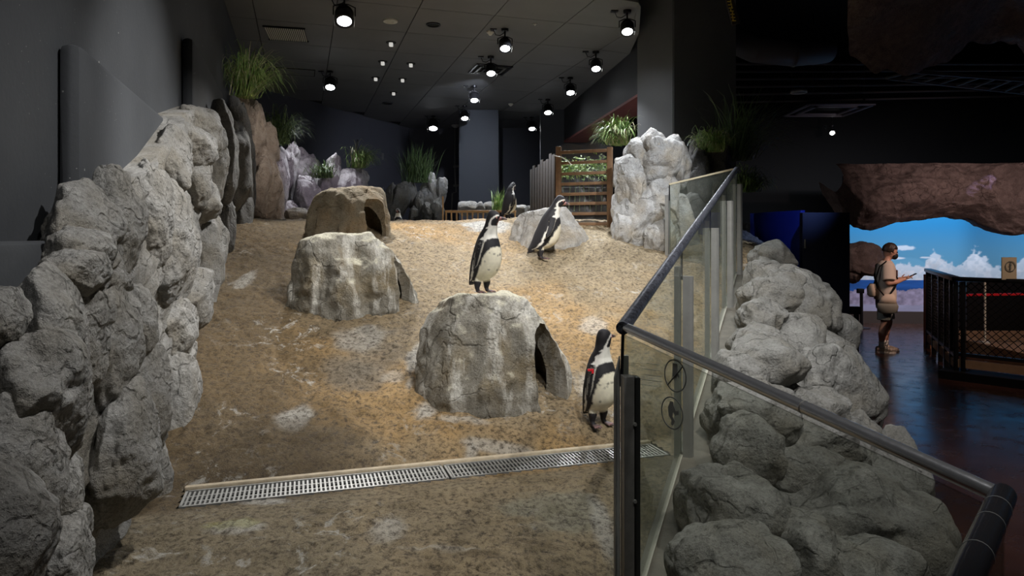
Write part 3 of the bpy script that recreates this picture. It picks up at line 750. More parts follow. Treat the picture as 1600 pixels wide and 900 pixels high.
poly_mark(m, c_, [(-.15, .7), (.12, .72), (.15, .5), (.3, .3), (.45, -.05), (.3, -.1), (.1, .1), (.05, -.2), (.3, -.45), (.1, -.75), (-.1, -.7), (-.02, -.45), (-.3, -.2), (-.35, .3)], 0.051)
poly_mark(m, c_, [(.35, .2), (.6, .25), (.62, .0), (.4, -.02)], 0.051)
tag(m.build('figure_symbol', M['mark'], gpane), 'round symbol with a figure')
m = MB(); rr_ = random.Random(3)
for j, (yy, xa, xb) in enumerate([(566, 1013, 1033), (575, 1006, 1033), (584, 1012, 1034), (592, 1004, 1035), (600, 1006, 1034)]):
    x_ = xa
    while x_ < xb:
        w_ = rr_.uniform(1.2, 2.4); m.bar(glass_pt(x_, yy+(x_-1000)*0.12), glass_pt(x_+w_, yy+(x_+w_-1000)*0.12), 0.0015, 0.0045, Gn); x_ += w_+0.9
tag(m.build('faded_lettering', simple('faded_lettering', (0.42, 0.43, 0.38), 0.7), gpane), 'faded mirrored lines of small lettering', kind='stuff')
# ================================================================ ROCKWORK
# -- left wall rocks
def wall_rock(parent, x0, x1, y0, y1, prot, b, seed, mat='rock_left', sub=5, tl=0.0, grow=1.12, **k):
    xm = (x0+x1)/2; vm, dm = wall_v(xm, prot); hw = (x1-x0)/2/FPX*dm*grow*1.1
    c_ = UV(U0+prot, vm, EYE+(HOR-(y0+y1)/2)/FPX*dm)
    hz = (y1-y0)/2/FPX*dm*min(grow, 1.12)
    return rock(parent, c_, (hw*1.5, hw*0.80, hz), tilt((E2, E1, ZA), tl), seed, sub, mat, **k)
RW = thing('rock_wall', 'long wall of grey moulded rock along the left side of the slope', 'rock wall', UV(U0+0.2, 3.5, 0.3))
near = [(-60, 74, 735, 960, .30), (66, 142, 805, 960, .26), (-40, 96, 606, 850, .24), (-30, 123, 516, 740, .22), (-40, 40, 445, 560, .18), (28, 130, 426, 640, .20), (60, 165, 428, 620, .17),
        (108, 208, 430, 668, .18), (165, 216, 436, 545, .2), (196, 266, 525, 700, .24), (232, 312, 548, 795, .20), (142, 244, 620, 822, .26), (100, 142, 788, 850, .24), (228, 268, 680, 812, .24),
        (88, 126, 712, 820, .2), (195, 244, 455, 560, .22), (232, 304, 455, 565, .18), (262, 308, 535, 610, .2), (84, 190, 294, 440, .14), (82, 180, 352, 445, .19), (70, 165, 392, 460, .2),
        (130, 215, 275, 440, .16), (200, 264, 266, 430, .18), (222, 300, 290, 460, .2), (258, 308, 315, 480, .22), (296, 356, 322, 470, .19), (262, 332, 410, 530, .2), (228, 305, 212, 305, .16), (262, 335, 196, 265, .17),
        (272, 350, 172, 250, .14), (284, 334, 250, 330, .2), (316, 356, 222, 310, .2), (292, 348, 285, 350, .21), (150, 205, 660, 780, .22), (40, 120, 700, 830, .2), (300, 350, 440, 540, .16), (130, 200, 400, 470, .18)]
for i, (x0, x1, y0, y1, pr) in enumerate(near):
    big = (x1-x0) > 60
    wall_rock(RW, x0, x1, y0, y1, pr, 0.20+0.04*math.sin(i*2.1), 100+i, sub=6 if big else 5, tl=0.10*math.sin(i*1.7), nplanes=6, box=0.95, low=0.30, crack=0.09, rough=1.3)
# shaded taller rocks further along
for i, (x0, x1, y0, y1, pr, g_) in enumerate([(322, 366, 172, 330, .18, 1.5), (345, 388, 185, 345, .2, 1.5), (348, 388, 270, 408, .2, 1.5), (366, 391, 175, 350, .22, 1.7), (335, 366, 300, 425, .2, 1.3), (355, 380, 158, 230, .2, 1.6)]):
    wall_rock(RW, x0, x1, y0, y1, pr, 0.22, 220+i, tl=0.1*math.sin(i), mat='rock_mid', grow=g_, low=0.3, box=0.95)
# the mass behind the lobes
bp = MB(); N1, N2 = 110, 60; tops = [(0.0, 1.5), (1.6, 1.5), (2.62, 1.58), (2.9, 1.86), (3.2, 1.98), (4.0, 2.25), (4.8, 2.6), (5.8, 2.85), (7.2, 3.0), (8.6, 2.9)]
vv_ = np.linspace(0.2, 8.6, N1); tp = np.interp(vv_, [a_[0] for a_ in tops], [a_[1] for a_ in tops])
pts = []
for i in range(N1):
    for j in range(N2):
        f_ = j/(N2-1); z_ = 0.3+(tp[i]-0.3)*f_; pts.append((vv_[i], z_, f_))
pts = np.array(pts); q3 = np.stack([pts[:, 0], pts[:, 1], pts[:, 0]*0], 1)
u_ = U0+0.17+0.10*fbm(q3*3, 4, 77)+0.03*ridged(q3*7, 2, 3); u_ = np.where(pts[:, 2] > 0.97, U0-0.02, u_)
E1n = np.array(E1); E2n = np.array(E2)
pos = u_[:, None]*E1n+pts[:, :1]*E2n+np.stack([pts[:, 0]*0, pts[:, 0]*0, pts[:, 1]-0.04*(pts[:, 2] > .97)], 1)
fs = [(i*N2+j, (i+1)*N2+j, (i+1)*N2+j+1, i*N2+j+1) for i in range(N1-1) for j in range(N2-1)]
mesh_obj('rock_base', pos, fs, M['rock_left'], RW)

# -- beige and pink lit rocks at the far left
BR = thing('beige_rock_stack', 'tall warm beige rock lit beside the grass at the far end of the left wall', 'rock', P(410, 335, 9.5))
for i, (x0, x1, y0, y1, d) in enumerate([(384, 436, 228, 350, 9.3), (377, 412, 165, 260, 9.0), (398, 432, 190, 262, 9.6), (372, 396, 150, 200, 8.9), (390, 420, 255, 350, 9.0), (415, 442, 250, 350, 9.8)]):
    rock_px(BR, x0, x1, y0, y1, d, 0.3, 300+i, 'rock_beige', 5, 1.12, tl=0.15*math.sin(i*2), low=0.32, nplanes=11, crack=0.16, rough=1.5)
PR = thing('pink_rock_group', 'pale pink-lit pointed rocks with grass in front of the rear wall', 'rock', P(490, 335, 12))
for i, (x0, x1, y0, y1, d) in enumerate([(426, 450, 235, 342, 10.5), (436, 462, 232, 342, 11.6), (448, 488, 240, 330, 12), (462, 500, 268, 342, 11.4), (485, 520, 252, 342, 12.2), (500, 536, 244, 330, 12), (520, 562, 268, 342, 12.0), (430, 462, 312, 345, 10.8), (545, 575, 262, 300, 12.6), (478, 500, 242, 300, 12.4)]):
    rock_px(PR, x0, x1, y0, y1, d, 0.35, 330+i, 'rock_pink', 5, 1.12, tl=0.2*math.sin(i*1.3), low=0.34, nplanes=11, crack=0.16, rough=1.5)
t = thing('low_white_rock', 'low white rock on the crest left of the farthest dome', 'rock', P(466, 340, 9.8))
rock_px(t, 444, 487, 325, 345, 9.8, 0.14, 350, 'rock_pale', 5)
GR2 = thing('grey_rock_group', 'dim grey pointed rocks behind the crest below the dark grass tuft', 'rock', P(650, 335, 13.8))
for i, (x0, x1, y0, y1, d) in enumerate([(602, 622, 286, 342, 13.5), (612, 640, 286, 342, 13.4), (638, 654, 282, 342, 13.7), (648, 662, 300, 342, 13.4), (655, 680, 290, 342, 13.9), (668, 684, 272, 320, 14), (680, 698, 276, 330, 14.1), (660, 676, 318, 342, 13.2), (672, 694, 312, 342, 13.3), (640, 652, 322, 342, 13.1)]):
    rock_px(GR2, x0, x1, y0, y1, d, 0.3, 370+i, 'rock_left', 5, 1.15, tl=0.15*math.sin(i*2.3), low=0.34, nplanes=12, crack=0.16, rough=1.5)
LR = thing('low_rock_row', 'row of low pale rocks behind the small pine fence', 'rock', P(755, 330, 12.6))
for i, (x0, x1, y0, y1, d) in enumerate([(716, 748, 314, 336, 12.6), (745, 758, 316, 336, 12.4), (756, 782, 315, 336, 12.6), (795, 822, 320, 336, 11.6), (820, 836, 322, 336, 11.4)]):
    rock_px(LR, x0, x1, y0, y1, d, 0.2, 390+i, 'rock_pale', 4, 1.15)
# -- tall white rock by the column
TR = thing('tall_white_rock', 'tall jagged white rock standing in front of the column', 'rock', P(1015, 400, 8.0))
for i, (x0, x1, y0, y1, d, dp) in enumerate([(960, 1075, 270, 425, 8.1, .42), (985, 1072, 205, 300, 8.25, .36), (957, 1010, 240, 350, 8.1, .32), (1035, 1080, 215, 300, 8.3, .3), (1000, 1060, 330, 425, 7.85, .3), (955, 990, 330, 395, 7.9, .25), (1040, 1085, 290, 410, 8.2, .3), (1000, 1040, 200, 250, 8.2, .22), (975, 1010, 215, 270, 8.2, .22)]):
    rock_px(TR, x0, x1, y0, y1, d, dp, 410+i, 'rock_pale', 6 if i < 3 else 5, 1.05, tl=0.2*math.sin(i*1.9), crack=0.16, rough=1.7, nplanes=12)

SR = thing('small_grey_rock', 'rounded grey rock with grass behind the end glass screen', 'rock', P(1112, 280, 8.8))
for i, (x0, x1, y0, y1, d) in enumerate([(1080, 1140, 214, 290, 8.9), (1075, 1110, 240, 330, 8.7), (1110, 1150, 260, 380, 9.0), (1060, 1105, 300, 400, 8.7)]):
    rock_px(SR, x0, x1, y0, y1, d, .28, 430+i, 'rock_dark', 5, 1.1)
# -- ridge between railing and walkway
RR = thing('rock_ridge', 'ridge of rounded grey boulders between the glass railing and the walkway', 'rock wall', (1.9, 3.6, 0))
ridge = [(1040, 1205, 842, 980, 2.45, .25), (1050, 1236, 735, 905, 2.85, .30), (1108, 1205, 655, 770, 3.35, .2), (1093, 1218, 598, 715, 3.65, .25), (1118, 1234, 536, 615, 4.15, .25), (1128, 1206, 506, 570, 4.5, .2),
         (1138, 1210, 468, 530, 4.9, .2), (1148, 1240, 430, 500, 5.3, .25), (1158, 1222, 380, 428, 6.4, .25), (1150, 1215, 405, 460, 5.9, .22), (1175, 1296, 432, 560, 5.4, .35), (1192, 1438, 735, 960, 3.1, .38), (1212, 1332, 658, 750, 3.65, .25),
         (1188, 1310, 702, 790, 3.35, .25), (1225, 1305, 606, 700, 4.0, .25), (1225, 1352, 555, 690, 4.5, .3), (1285, 1368, 568, 720, 4.7, .3), (1262, 1302, 458, 560, 5.8, .25), (1198, 1285, 500, 620, 4.9, .3), (1330, 1425, 695, 880, 3.65, .25),
         (1195, 1300, 808, 960, 2.65, .25), (1170, 1420, 858, 1040, 2.6, .28), (1375, 1445, 825, 905, 3.35, .15), (1290, 1380, 660, 800, 4.0, .3), (1240, 1330, 520, 620, 5.1, .3), (1210, 1300, 470, 540, 5.6, .3), (1100, 1180, 560, 660, 3.85, .2), (1265, 1330, 490, 600, 5.5, .25)]
for i, (x0, x1, y0, y1, d, dp) in enumerate(ridge):
    if x0 < 1165: x0 += 20; x1 += 12
    rock_px(RR, x0, x1, y0, y1, d, dp, 500+i, 'rock_ridge', 6 if (x1-x0) > 110 else 5, 1.22, tl=0.22*math.sin(i*1.4), yaw=0.3*math.sin(i), nplanes=9, rough=1.3, low=0.36, crack=0.13)
# core of the ridge
N1, N2 = 90, 40; pos = []
for i in range(N1):
    t_ = -0.4+6.4*i/(N1-1); b_ = rail_pt(t_)-Vector((0, 0, RH))
    for j in range(N2):
        f_ = j/(N2-1); wd = 0.28+(0.95-0.09*t_)*f_; z_ = (b_.z+0.02)*(1-f_**2.2)+0.0*f_ - 0.02
        p = b_+Fn*wd; pos.append((p.x, p.y, z_))
pos = np.array(pos); pos += np.stack([fbm(pos*3, 3, 1)*0.06, fbm(pos*3, 3, 2)*0.06, fbm(pos*2.5, 4, 3)*0.09], 1)
mesh_obj('rock_base', pos, [(i*N2+j, i*N2+j+1, (i+1)*N2+j+1, (i+1)*N2+j) for i in range(N1-1) for j in range(N2-1)], M['rock_ridge'], RR)

# -- dome shelters
def dome(name, label, cat, cx, cy, ax, yaw, seed, mat, hole=None, sub=6, power=0.75, rough=1.0, top_flat=0.0, crack=0.1, lean=0.0):
    z = Zg(cx, cy); t = thing(name, label, cat, (cx, cy, z))
    v, f = ico(sub); r = np.random.default_rng(seed)
    e_ = 4.6; q = v/((np.abs(v[:, 0])**3.0+np.abs(v[:, 1])**3.0)**(e_/3.0)+np.abs(v[:, 2])**e_)[:, None]**(1/e_)
    q[:, :2] *= (1.02-0.10*np.clip(q[:, 2:3], 0, 1))
    q = q*(1+0.10*fbm(v*1.3+seed, 3, seed)[:, None])
    for k in range(11):
        n = r.normal(size=3); n[2] = abs(n[2])*0.6; n /= np.linalg.norm(n); h = r.uniform(0.84, 1.02)
        d = np.maximum(0, q@n-h); q = q-n[None]*(d*0.85)[:, None]
    if top_flat:
        d = np.maximum(0, q[:, 2]-(1-top_flat)); q[:, 2] -= d*0.8
    p = q*np.array(ax); m_ = min(ax)
    # draped folds running downward
    ang = np.arctan2(v[:, 1], v[:, 0]); hh = np.clip(1-v[:, 2], 0.15, 2)
    fold = fbm(np.stack([np.cos(ang)*3.2, np.sin(ang)*3.2, v[:, 2]*0.8], 1)+seed, 3, seed+1)*np.clip(hh, 0, 1)
    nr = v/np.array(ax); nr /= np.linalg.norm(nr, axis=1)[:, None]
    p += nr*(rough*(0.045*fold+0.05*m_*fbm(p*4+seed, 4, seed+2)+0.03*np.minimum(0, 0.3-ridged(p*3.2+seed, 3, seed+4))+0.012*fbm(p*16, 3, seed+6)))[:, None]
    p[:, 0] += lean*p[:, 2]
    F = np.array([[math.cos(yaw), math.sin(yaw), 0], [-math.sin(yaw), math.cos(yaw), 0], [0, 0, 1]])
    p = p@F+np.array([cx, cy, z])
    o = mesh_obj('shell' if hole else 'rock', p, f, M[mat], t, True, origin=(cx, cy, z))
    if hole:
        (hx, hy, ha, hw, hh_, hl, hz) = hole      # centre offset, azimuth, half width, height, half length, base offset
        cv, cf = ico(4); c2 = np.sign(cv)*np.abs(cv)**0.8
        c2 = c2*(1+0.1*fbm(cv*2+seed, 3, 5)[:, None])*np.array([hl, hw, hh_])
        G = np.array([[math.cos(ha), math.sin(ha), 0], [-math.sin(ha), math.cos(ha), 0], [0, 0, 1]])
        c2 = c2@G+np.array([cx+hx, cy+hy, z+hz])
        ch = cv*np.array([ax[0]*0.76, ax[1]*0.74, ax[2]*0.72])@F+np.array([cx, cy, z])
        for cvv in (ch, c2):
            cut = mesh_obj('cutter', cvv, cf, M[mat], None, True)
            md = o.modifiers.new('b', 'BOOLEAN'); md.object = cut; md.operation = 'DIFFERENCE'; md.solver = 'EXACT'
            nm = evaluated(o); o.modifiers.clear(); old = o.data; o.data = nm; bpy.data.meshes.remove(old); bpy.data.objects.remove(cut)
        nm.shade_smooth(); weighted(o, 0.9)
    return t
H1 = dome('rock_shelter', 'large hollow rock dome streaked with white, a penguin standing on top', 'rock shelter', -0.13, 4.60, (0.49, 0.46, 0.56), 0.0, 21, 'hut', hole=(0.36, -0.24, -0.55, 0.135, 0.40, 0.30, -0.02))
H2 = dome('rock_shelter', 'hollow draped rock dome left of and behind the penguin-topped one', 'rock shelter', -1.32, 5.72, (0.52, 0.44, 0.50), 0.05, 33, 'hut', hole=(0.47, -0.16, -0.35, 0.11, 0.36, 0.26, 0.02), rough=1.6)
H3 = dome('rock_shelter', 'plain brown hollow rock dome farthest up the slope', 'rock shelter', -1.76, 7.5, (0.46, 0.40, 0.49), 0.0, 44, 'hut_brown', hole=(0.36, -0.24, -0.5, 0.14, 0.42, 0.30, -0.02))
H4 = dome('boulder', 'solid pale boulder behind the middle penguin', 'rock', 0.42, 7.72, (0.43, 0.36, 0.38), 0.0, 55, 'rock_pale', rough=1.2)
for o in (H1, H2, H3): o['group'] = 'hollow rock domes on the slope'

# ================================================================ PENGUINS
def catmull(P_, n):
    P_ = np.array(P_, float); m = len(P_); out = []
    for t in np.linspace(0, m-1-1e-6, n):
        i = int(t); f = t-i; p0 = P_[max(i-1, 0)]; p1 = P_[i]; p2 = P_[i+1]; p3 = P_[min(i+2, m-1)]
        out.append(0.5*((2*p1)+(-p0+p2)*f+(2*p0-5*p1+4*p2-p3)*f*f+(-p0+3*p1-3*p2+p3)*f**3))
    return np.array(out)
BLACK = np.array([0.022, 0.021, 0.024]); WHITE = np.array([0.80, 0.78, 0.72]); BELLY = np.array([0.78, 0.73, 0.58]); PINK = np.array([0.50, 0.24, 0.22]); FOOT = np.array([0.085, 0.06, 0.06])
def penguin(label, loc, yaw, height, seed, lean=0.0, head_yaw=0.0, head_pitch=0.0, flip_r=0.0, flip_l=0.0, stride=0.0, neck_fwd=0.0, group='Humboldt penguins', band=False, vox=0.004):
    """X forward, Y left, Z up; 0.62 tall, then scaled"""
    rr = np.random.default_rng(seed)
    # z, x, rx, ry
    S = [(0.050, -0.105, .006, .016), (0.062, -0.088, .020, .032), (0.085, -0.055, .050, .055), (0.115, -0.02, .080, .078), (0.16, 0.0, .098, .094), (0.22, 0.008, .106, .100), (0.29, 0.010, .103, .097), (0.35, 0.004, .092, .088), (0.40, -0.003, .076, .075),
         (0.44, -0.006, .060, .062), (0.475, -0.003, .050, .052), (0.505, 0.002, .046, .047), (0.535, 0.012, .048, .046), (0.562, 0.018, .049, .044), (0.585, 0.018, .040, .036), (0.602, 0.012, .025, .023), (0.610, 0.008, .006, .006)]
    A = catmull(S, 150); NR_ = 72; pts = []; cols = []
    hy = math.radians(head_yaw); hp = math.radians(head_pitch)
    def headw(z): return float(np.clip((z-0.44)/0.09, 0, 1))
    def warp(x, y, z):
        # neck forward, head turning and overall lean
        wv = headw(z); a_ = hy*wv; dx = x; 
        ax_ = 0.0
        X = (dx-ax_)*math.cos(a_)-y*math.sin(a_)+ax_; Y = (dx-ax_)*math.sin(a_)+y*math.cos(a_)
        b = hp*wv; zc = 0.50; Zr = z
        if wv > 0:
            ux, uy = math.cos(a_), math.sin(a_); s_ = X*ux+Y*uy; dz = z-zc
            s2 = s_*math.cos(b)-dz*math.sin(b); dz2 = s_*math.sin(b)+dz*math.cos(b)
            X += (s2-s_)*ux; Y += (s2-s_)*uy; Zr = zc+dz2
        X += neck_fwd*wv*0.06
        l = math.radians(lean); zz = Zr-0.07; zl = max(zz, -0.1)
        X2 = X+math.sin(l)*zl; Z2 = 0.07+zz*math.cos(l)-(math.sin(l)*X*0.6 if zz > 0 else 0)
        return (X2, Y, Z2)
    for i, (z, x, rx, ry) in enumerate(A):
        for k in range(NR_):
            th = 2*PI*k/NR_; cx_, sy_ = math.cos(th), math.sin(th)
            rxx = rx*(1.0+0.10*(cx_ > 0)*math.exp(-((z-0.2)/0.08)**2))
            pts.append((x+rxx*math.copysign(abs(cx_)**0.95, cx_), ry*math.copysign(abs(sy_)**0.95, sy_), z))
            t_ = abs((th+PI) % (2*PI)-PI)/PI         # 0 front .. 1 back
            wob = 0.008*math.sin(k*0.9+i*0.5)+0.006*math.sin(i*0.31+seed)
            tt = max(0, t_+wob)
            # colour pattern
            if z > 0.475:      # head
                c = BLACK
                zz = z-0.53
                # white stripe: from above the eye curving behind the cheek to the throat
                cheek = math.hypot((tt-0.22)/0.34, (z-0.530)/0.042)
                if 0.86 < cheek < 1.12 and tt > 0.16: c = WHITE
                if z < 0.500 and tt < 0.50: c = WHITE
                if z < 0.488 and tt < 0.56: c = WHITE
                if tt < 0.13 and 0.505 < z < 0.545: c = PINK*0.6
            elif z > 0.415:
                c = WHITE if tt < 0.44+0.5*(z-0.43)*0 else BLACK
            else:
                bi = float(np.interp(z, [0.05, 0.12, 0.20, 0.30, 0.345, 0.358, 0.42], [0.34, 0.40, 0.40, 0.33, 0.20, 0.0, 0.0]))
                bo = float(np.interp(z, [0.05, 0.12, 0.20, 0.30, 0.37, 0.40, 0.415], [0.46, 0.52, 0.53, 0.50, 0.42, 0.30, 0.12]))
                wo = float(np.interp(z, [0.05, 0.12, 0.20, 0.30, 0.40, 0.42], [0.50, 0.58, 0.60, 0.57, 0.50, 0.46]))
                if tt < bi: c = BELLY
                elif tt < bo: c = BLACK
                elif tt < wo: c = WHITE
                else: c = BLACK
                if z < 0.075: c = BLACK
            cols.append(c)
    pts = np.array(pts); cols = np.array(cols)
    # belly speckles
    sp = rr.uniform(0, 1, (26, 2))
    for a_, b_ in sp:
        th = (a_-0.5)*1.9; z = 0.13+b_*0.22
        ctr = np.array([0.01+0.105*math.cos(th), 0.1*math.sin(th), z]); d = np.linalg.norm(pts-ctr, axis=1); cols[(d < 0.0062) & (cols[:, 0] > .5)] = BLACK*2
    V = [warp(*p) for p in pts]; F_ = []
    n = len(A)
    for i in range(n-1):
        for k in range(NR_): q_ = (k+1) % NR_; F_.append((i*NR_+k, i*NR_+q_, (i+1)*NR_+q_, (i+1)*NR_+k))
    F_.append(tuple(range(NR_))[::-1]); F_.append(tuple((n-1)*NR_+k for k in range(NR_)))
    V = list(V); cols = list(cols)
    # flippers
    for side, out in ((-1, flip_r), (1, flip_l)):
        f0 = len(V); ns = 34; nk = 24
        for i in range(ns):
            s_ = i/(ns-1); L = 0.205*s_
            wd = 0.031*(1-0.35*s_)*min(1, (1.02-s_)*7)**0.5*(1 if s_ > 0.1 else 0.75+2.5*s_); th_ = 0.012*(1-0.55*s_)
            ang = math.radians(8+out)
            cy_ = side*(0.072+math.sin(ang)*L+0.012*math.sin(PI*s_)); cz = 0.395-math.cos(ang)*L; cx_ = 0.0-0.02*s_+0.022*math.sin(s_*2.2)
            for k in range(nk):
                a_ = 2*PI*k/nk; ex = wd*math.cos(a_); ey = th_*math.sin(a_)*side
                V.append(warp(cx_+ex, cy_+ey*math.cos(ang), cz+ey*math.sin(ang)*side*0))
                outer = math.sin(a_) > 0.0
                c = BLACK if outer else BELLY*0.75
                if outer and math.cos(a_) > 0.93 and s_ > 0.12: c = WHITE
                if math.cos(a_) < -0.9: c = BLACK
                if not outer and (math.sin(a_*2+i*1.3)+math.sin(i*0.9+k)) > 0.9: c = BLACK*2
                cols.append(c)
        for i in range(ns-1):
            for k in range(nk):
                q_ = (k+1) % nk; fc = (f0+i*nk+k, f0+i*nk+q_, f0+(i+1)*nk+q_, f0+(i+1)*nk+k); F_.append(fc if side > 0 else fc[::-1])
        F_.append(tuple(f0+k for k in range(nk))[::-1]); F_.append(tuple(f0+(ns-1)*nk+k for k in range(nk)))
    # legs and webbed feet
    def tube_pts(path, rad, col, squash=1.0, nk=14):
        f0 = len(V); path = [Vector(p) for p in path]
        for i, p in enumerate(path):
            t_ = (path[min(i+1, len(path)-1)]-path[max(i-1, 0)]).normalized(); x_ = t_.cross(ZA if abs(t_.z) < 0.8 else Vector((1, 0, 0))).normalized(); y_ = t_.cross(x_)
            for k in range(nk):
                a_ = 2*PI*k/nk; V.append(tuple(p+x_*math.cos(a_)*rad[i]+y_*math.sin(a_)*rad[i]*squash)); cols.append(col)
        for i in range(len(path)-1):
            for k in range(nk): q_ = (k+1) % nk; F_.append((f0+i*nk+k, f0+i*nk+q_, f0+(i+1)*nk+q_, f0+(i+1)*nk+k))
        F_.append(tuple(f0+k for k in range(nk))[::-1]); F_.append(tuple(f0+(len(path)-1)*nk+k for k in range(nk)))
    for side in (-1, 1):
        fx = 0.015+stride*side*0.5; fy = side*0.048
        tube_pts([(0.0+stride*side*0.2, fy*0.9, 0.13), (fx-0.005, fy, 0.07), (fx-0.01, fy, 0.035), (fx-0.002, fy, 0.014)], [0.036, 0.026, 0.017, 0.014], BLACK*1.3)
        for da_, L in ((-0.42, 0.062), (0.0, 0.076), (0.42, 0.062)):
            ex, ey = math.cos(da_+side*0.15), math.sin(da_+side*0.15)
            tube_pts([(fx-0.012, fy, 0.014), (fx+ex*L*0.5, fy+ey*L*0.5, 0.012), (fx+ex*L*0.85, fy+ey*L*0.85, 0.009), (fx+ex*L*1.08, fy+ey*L*1.08, 0.005)], [0.011, 0.010, 0.009, 0.003], FOOT*1.6, 0.7, 10)
        # web
        f0 = len(V); web = [(fx-0.012, fy)]+[(fx+math.cos(a_+side*0.15)*0.055, fy+math.sin(a_+side*0.15)*0.055) for a_ in (-0.42, -0.21, 0, 0.21, 0.42)]
        for zz in (0.003, 0.012):
            for x_, y_ in web: V.append((x_, y_, zz)); cols.append(PINK*0.75)
        F_.append(tuple(f0+k for k in range(6))[::-1]); F_.append(tuple(f0+6+k for k in range(6)))
        for k in range(6): q_ = (k+1) % 6; F_.append((f0+k, f0+q_, f0+6+q_, f0+6+k))
    sc = height/0.61
    V = np.array(V); cols = np.array(cols)
    t = thing('penguin', label, 'penguin', loc, group)
    tmp = mesh_obj('tmp', V, F_, M['peng'], None, True)
    md = tmp.modifiers.new('r', 'REMESH'); md.mode = 'VOXEL'; md.voxel_size = vox
    m2 = tmp.modifiers.new('s', 'SMOOTH'); m2.factor = 0.5; m2.iterations = 2
    nm = evaluated(tmp); bpy.data.objects.remove(tmp)
    kd = KDTree(len(V))
    for i, p in enumerate(V): kd.insert(p, i)
    kd.balance()
    co = mesh_np(nm); cc = np.array([np.mean([cols[q[1]] for q in kd.find_n(p, 3)], axis=0) for p in co])
    R_ = np.array(Matrix.Rotation(yaw, 3, 'Z')).T
    def tow(a): return (np.asarray(a, float).reshape(-1, 3)*sc)@R_+np.array(t.location)
    w_ = tow(co)-np.array(t.location)
    nm.vertices.foreach_set('co', w_.ravel()); nm.update()
    body = bpy.data.objects.new('body', nm); COL.objects.link(body); body.parent = t
    nm.materials.clear(); nm.materials.append(M['peng']); vcol(body, cc*(1+0.10*fbm(co*60, 2, seed))[:, None]); nm.shade_smooth()
    # bill
    b = MB(); base = []; path = [(0.045, 0, 0.545), (0.065, 0, 0.545), (0.085, 0, 0.544), (0.105, 0, 0.541), (0.116, 0, 0.534)]; rad = [0.020, 0.0155, 0.0115, 0.0095, 0.003]
    nk = 14; bc = []
    for i, (x, y, z) in enumerate(path):
        for k in range(nk):
            a_ = 2*PI*k/nk; p = warp(x, math.cos(a_)*rad[i]*0.72, z+math.sin(a_)*rad[i]); b.v.append(tuple(tow(p)[0])); bc.append(PINK if i < 2 else (np.array([.30, .22, .2]) if i == 3 else BLACK*2))
    for i in range(len(path)-1):
        for k in range(nk): q_ = (k+1) % nk; b.f.append((i*nk+k, i*nk+q_, (i+1)*nk+q_, (i+1)*nk+k))
    b.f.append(tuple((len(path)-1)*nk+k for k in range(nk)))
    vcol(b.build('bill', M['bill'], t, True), bc)
    for side in (-1, 1):
        e_ = MB(); p = tow(warp(0.047, side*0.036, 0.556))[0]; e_.sphere(p, 0.0065*sc, 10, 8); e_.build('eye', M['eye'], t, True)
        e_ = MB(); p = tow(warp(0.045, side*0.0345, 0.556))[0]; e_.sphere(p, 0.0085*sc, 10, 8); e_.build('eye_ring', simple('pink_eye_ring', (0.55, 0.28, 0.26), 0.5), t, True)
    if band:
        bm_ = MB(); ctr = Vector(tow(warp(0.005, -0.094, 0.365))[0]); y_ax = Vector((math.cos(yaw), math.sin(yaw), 0))
        bm_.box(ctr+Vector((0, -0.012, 0.0)), (0.036, 0.012, 0.012)); bm_.box(ctr+Vector((0.012, -0.014, -0.008)), (0.012, 0.012, 0.024)); tag(bm_.build('wing_band', M['red'], t), 'red identification band')
    return t
top1 = None
def surf_z(ob_thing, x, y, guess=5.0):
    """height of a dome at x,y"""
    ob = ob_thing.children[0]; co = mesh_np(ob.data)+np.array(wloc(ob)); d = np.hypot(co[:, 0]-x, co[:, 1]-y); return float(co[d < 0.06, 2].max())
def px_loc(px, py):  # ground point under a pixel
    ds = np.linspace(2, 9.5, 1500); xx = (px-800)/FPX*ds; zz = EYE+(HOR-py)/FPX*ds; g = zg(xx, ds, False); i = int(np.argmax(zz < g)); return Vector((xx[i], ds[i], g[i]))
p = P(752, 455, 4.70); penguin('penguin standing on top of the big streaked rock dome', (p.x, p.y, surf_z(H1, p.x, p.y)-0.004), math.radians(-42), 0.58, 1, lean=13, head_yaw=38, head_pitch=10, flip_r=-2, flip_l=16)
g = px_loc(843, 405); penguin('penguin seen side-on in front of the pale boulder', (g.x, g.y, g.z-0.003), math.radians(4), 0.71, 2, lean=20, head_yaw=0, head_pitch=2, flip_r=14, flip_l=20, vox=0.0055)
penguin('penguin near the glass railing with a red band on its wing', tuple(px_loc(933, 663)-Vector((0, 0, 0.004))), math.radians(-52), 0.60, 3, lean=6, head_yaw=88, head_pitch=10, flip_r=-3, flip_l=2, band=True)
p = P(793, 341, 9.6); penguin('penguin turned away beyond the crest behind the one on the dome', (p.x, p.y, Zg(p.x, p.y)-0.01), math.radians(25), 0.55, 4, lean=8, head_yaw=30, head_pitch=-25, flip_r=2, flip_l=2, vox=0.008)
p = P(622, 346, 9.9); penguin('small penguin half hidden behind the farthest dome', (p.x, p.y, Zg(p.x, p.y)-0.20), math.radians(-75), 0.40, 5, lean=2, head_yaw=-30, head_pitch=0, vox=0.009)


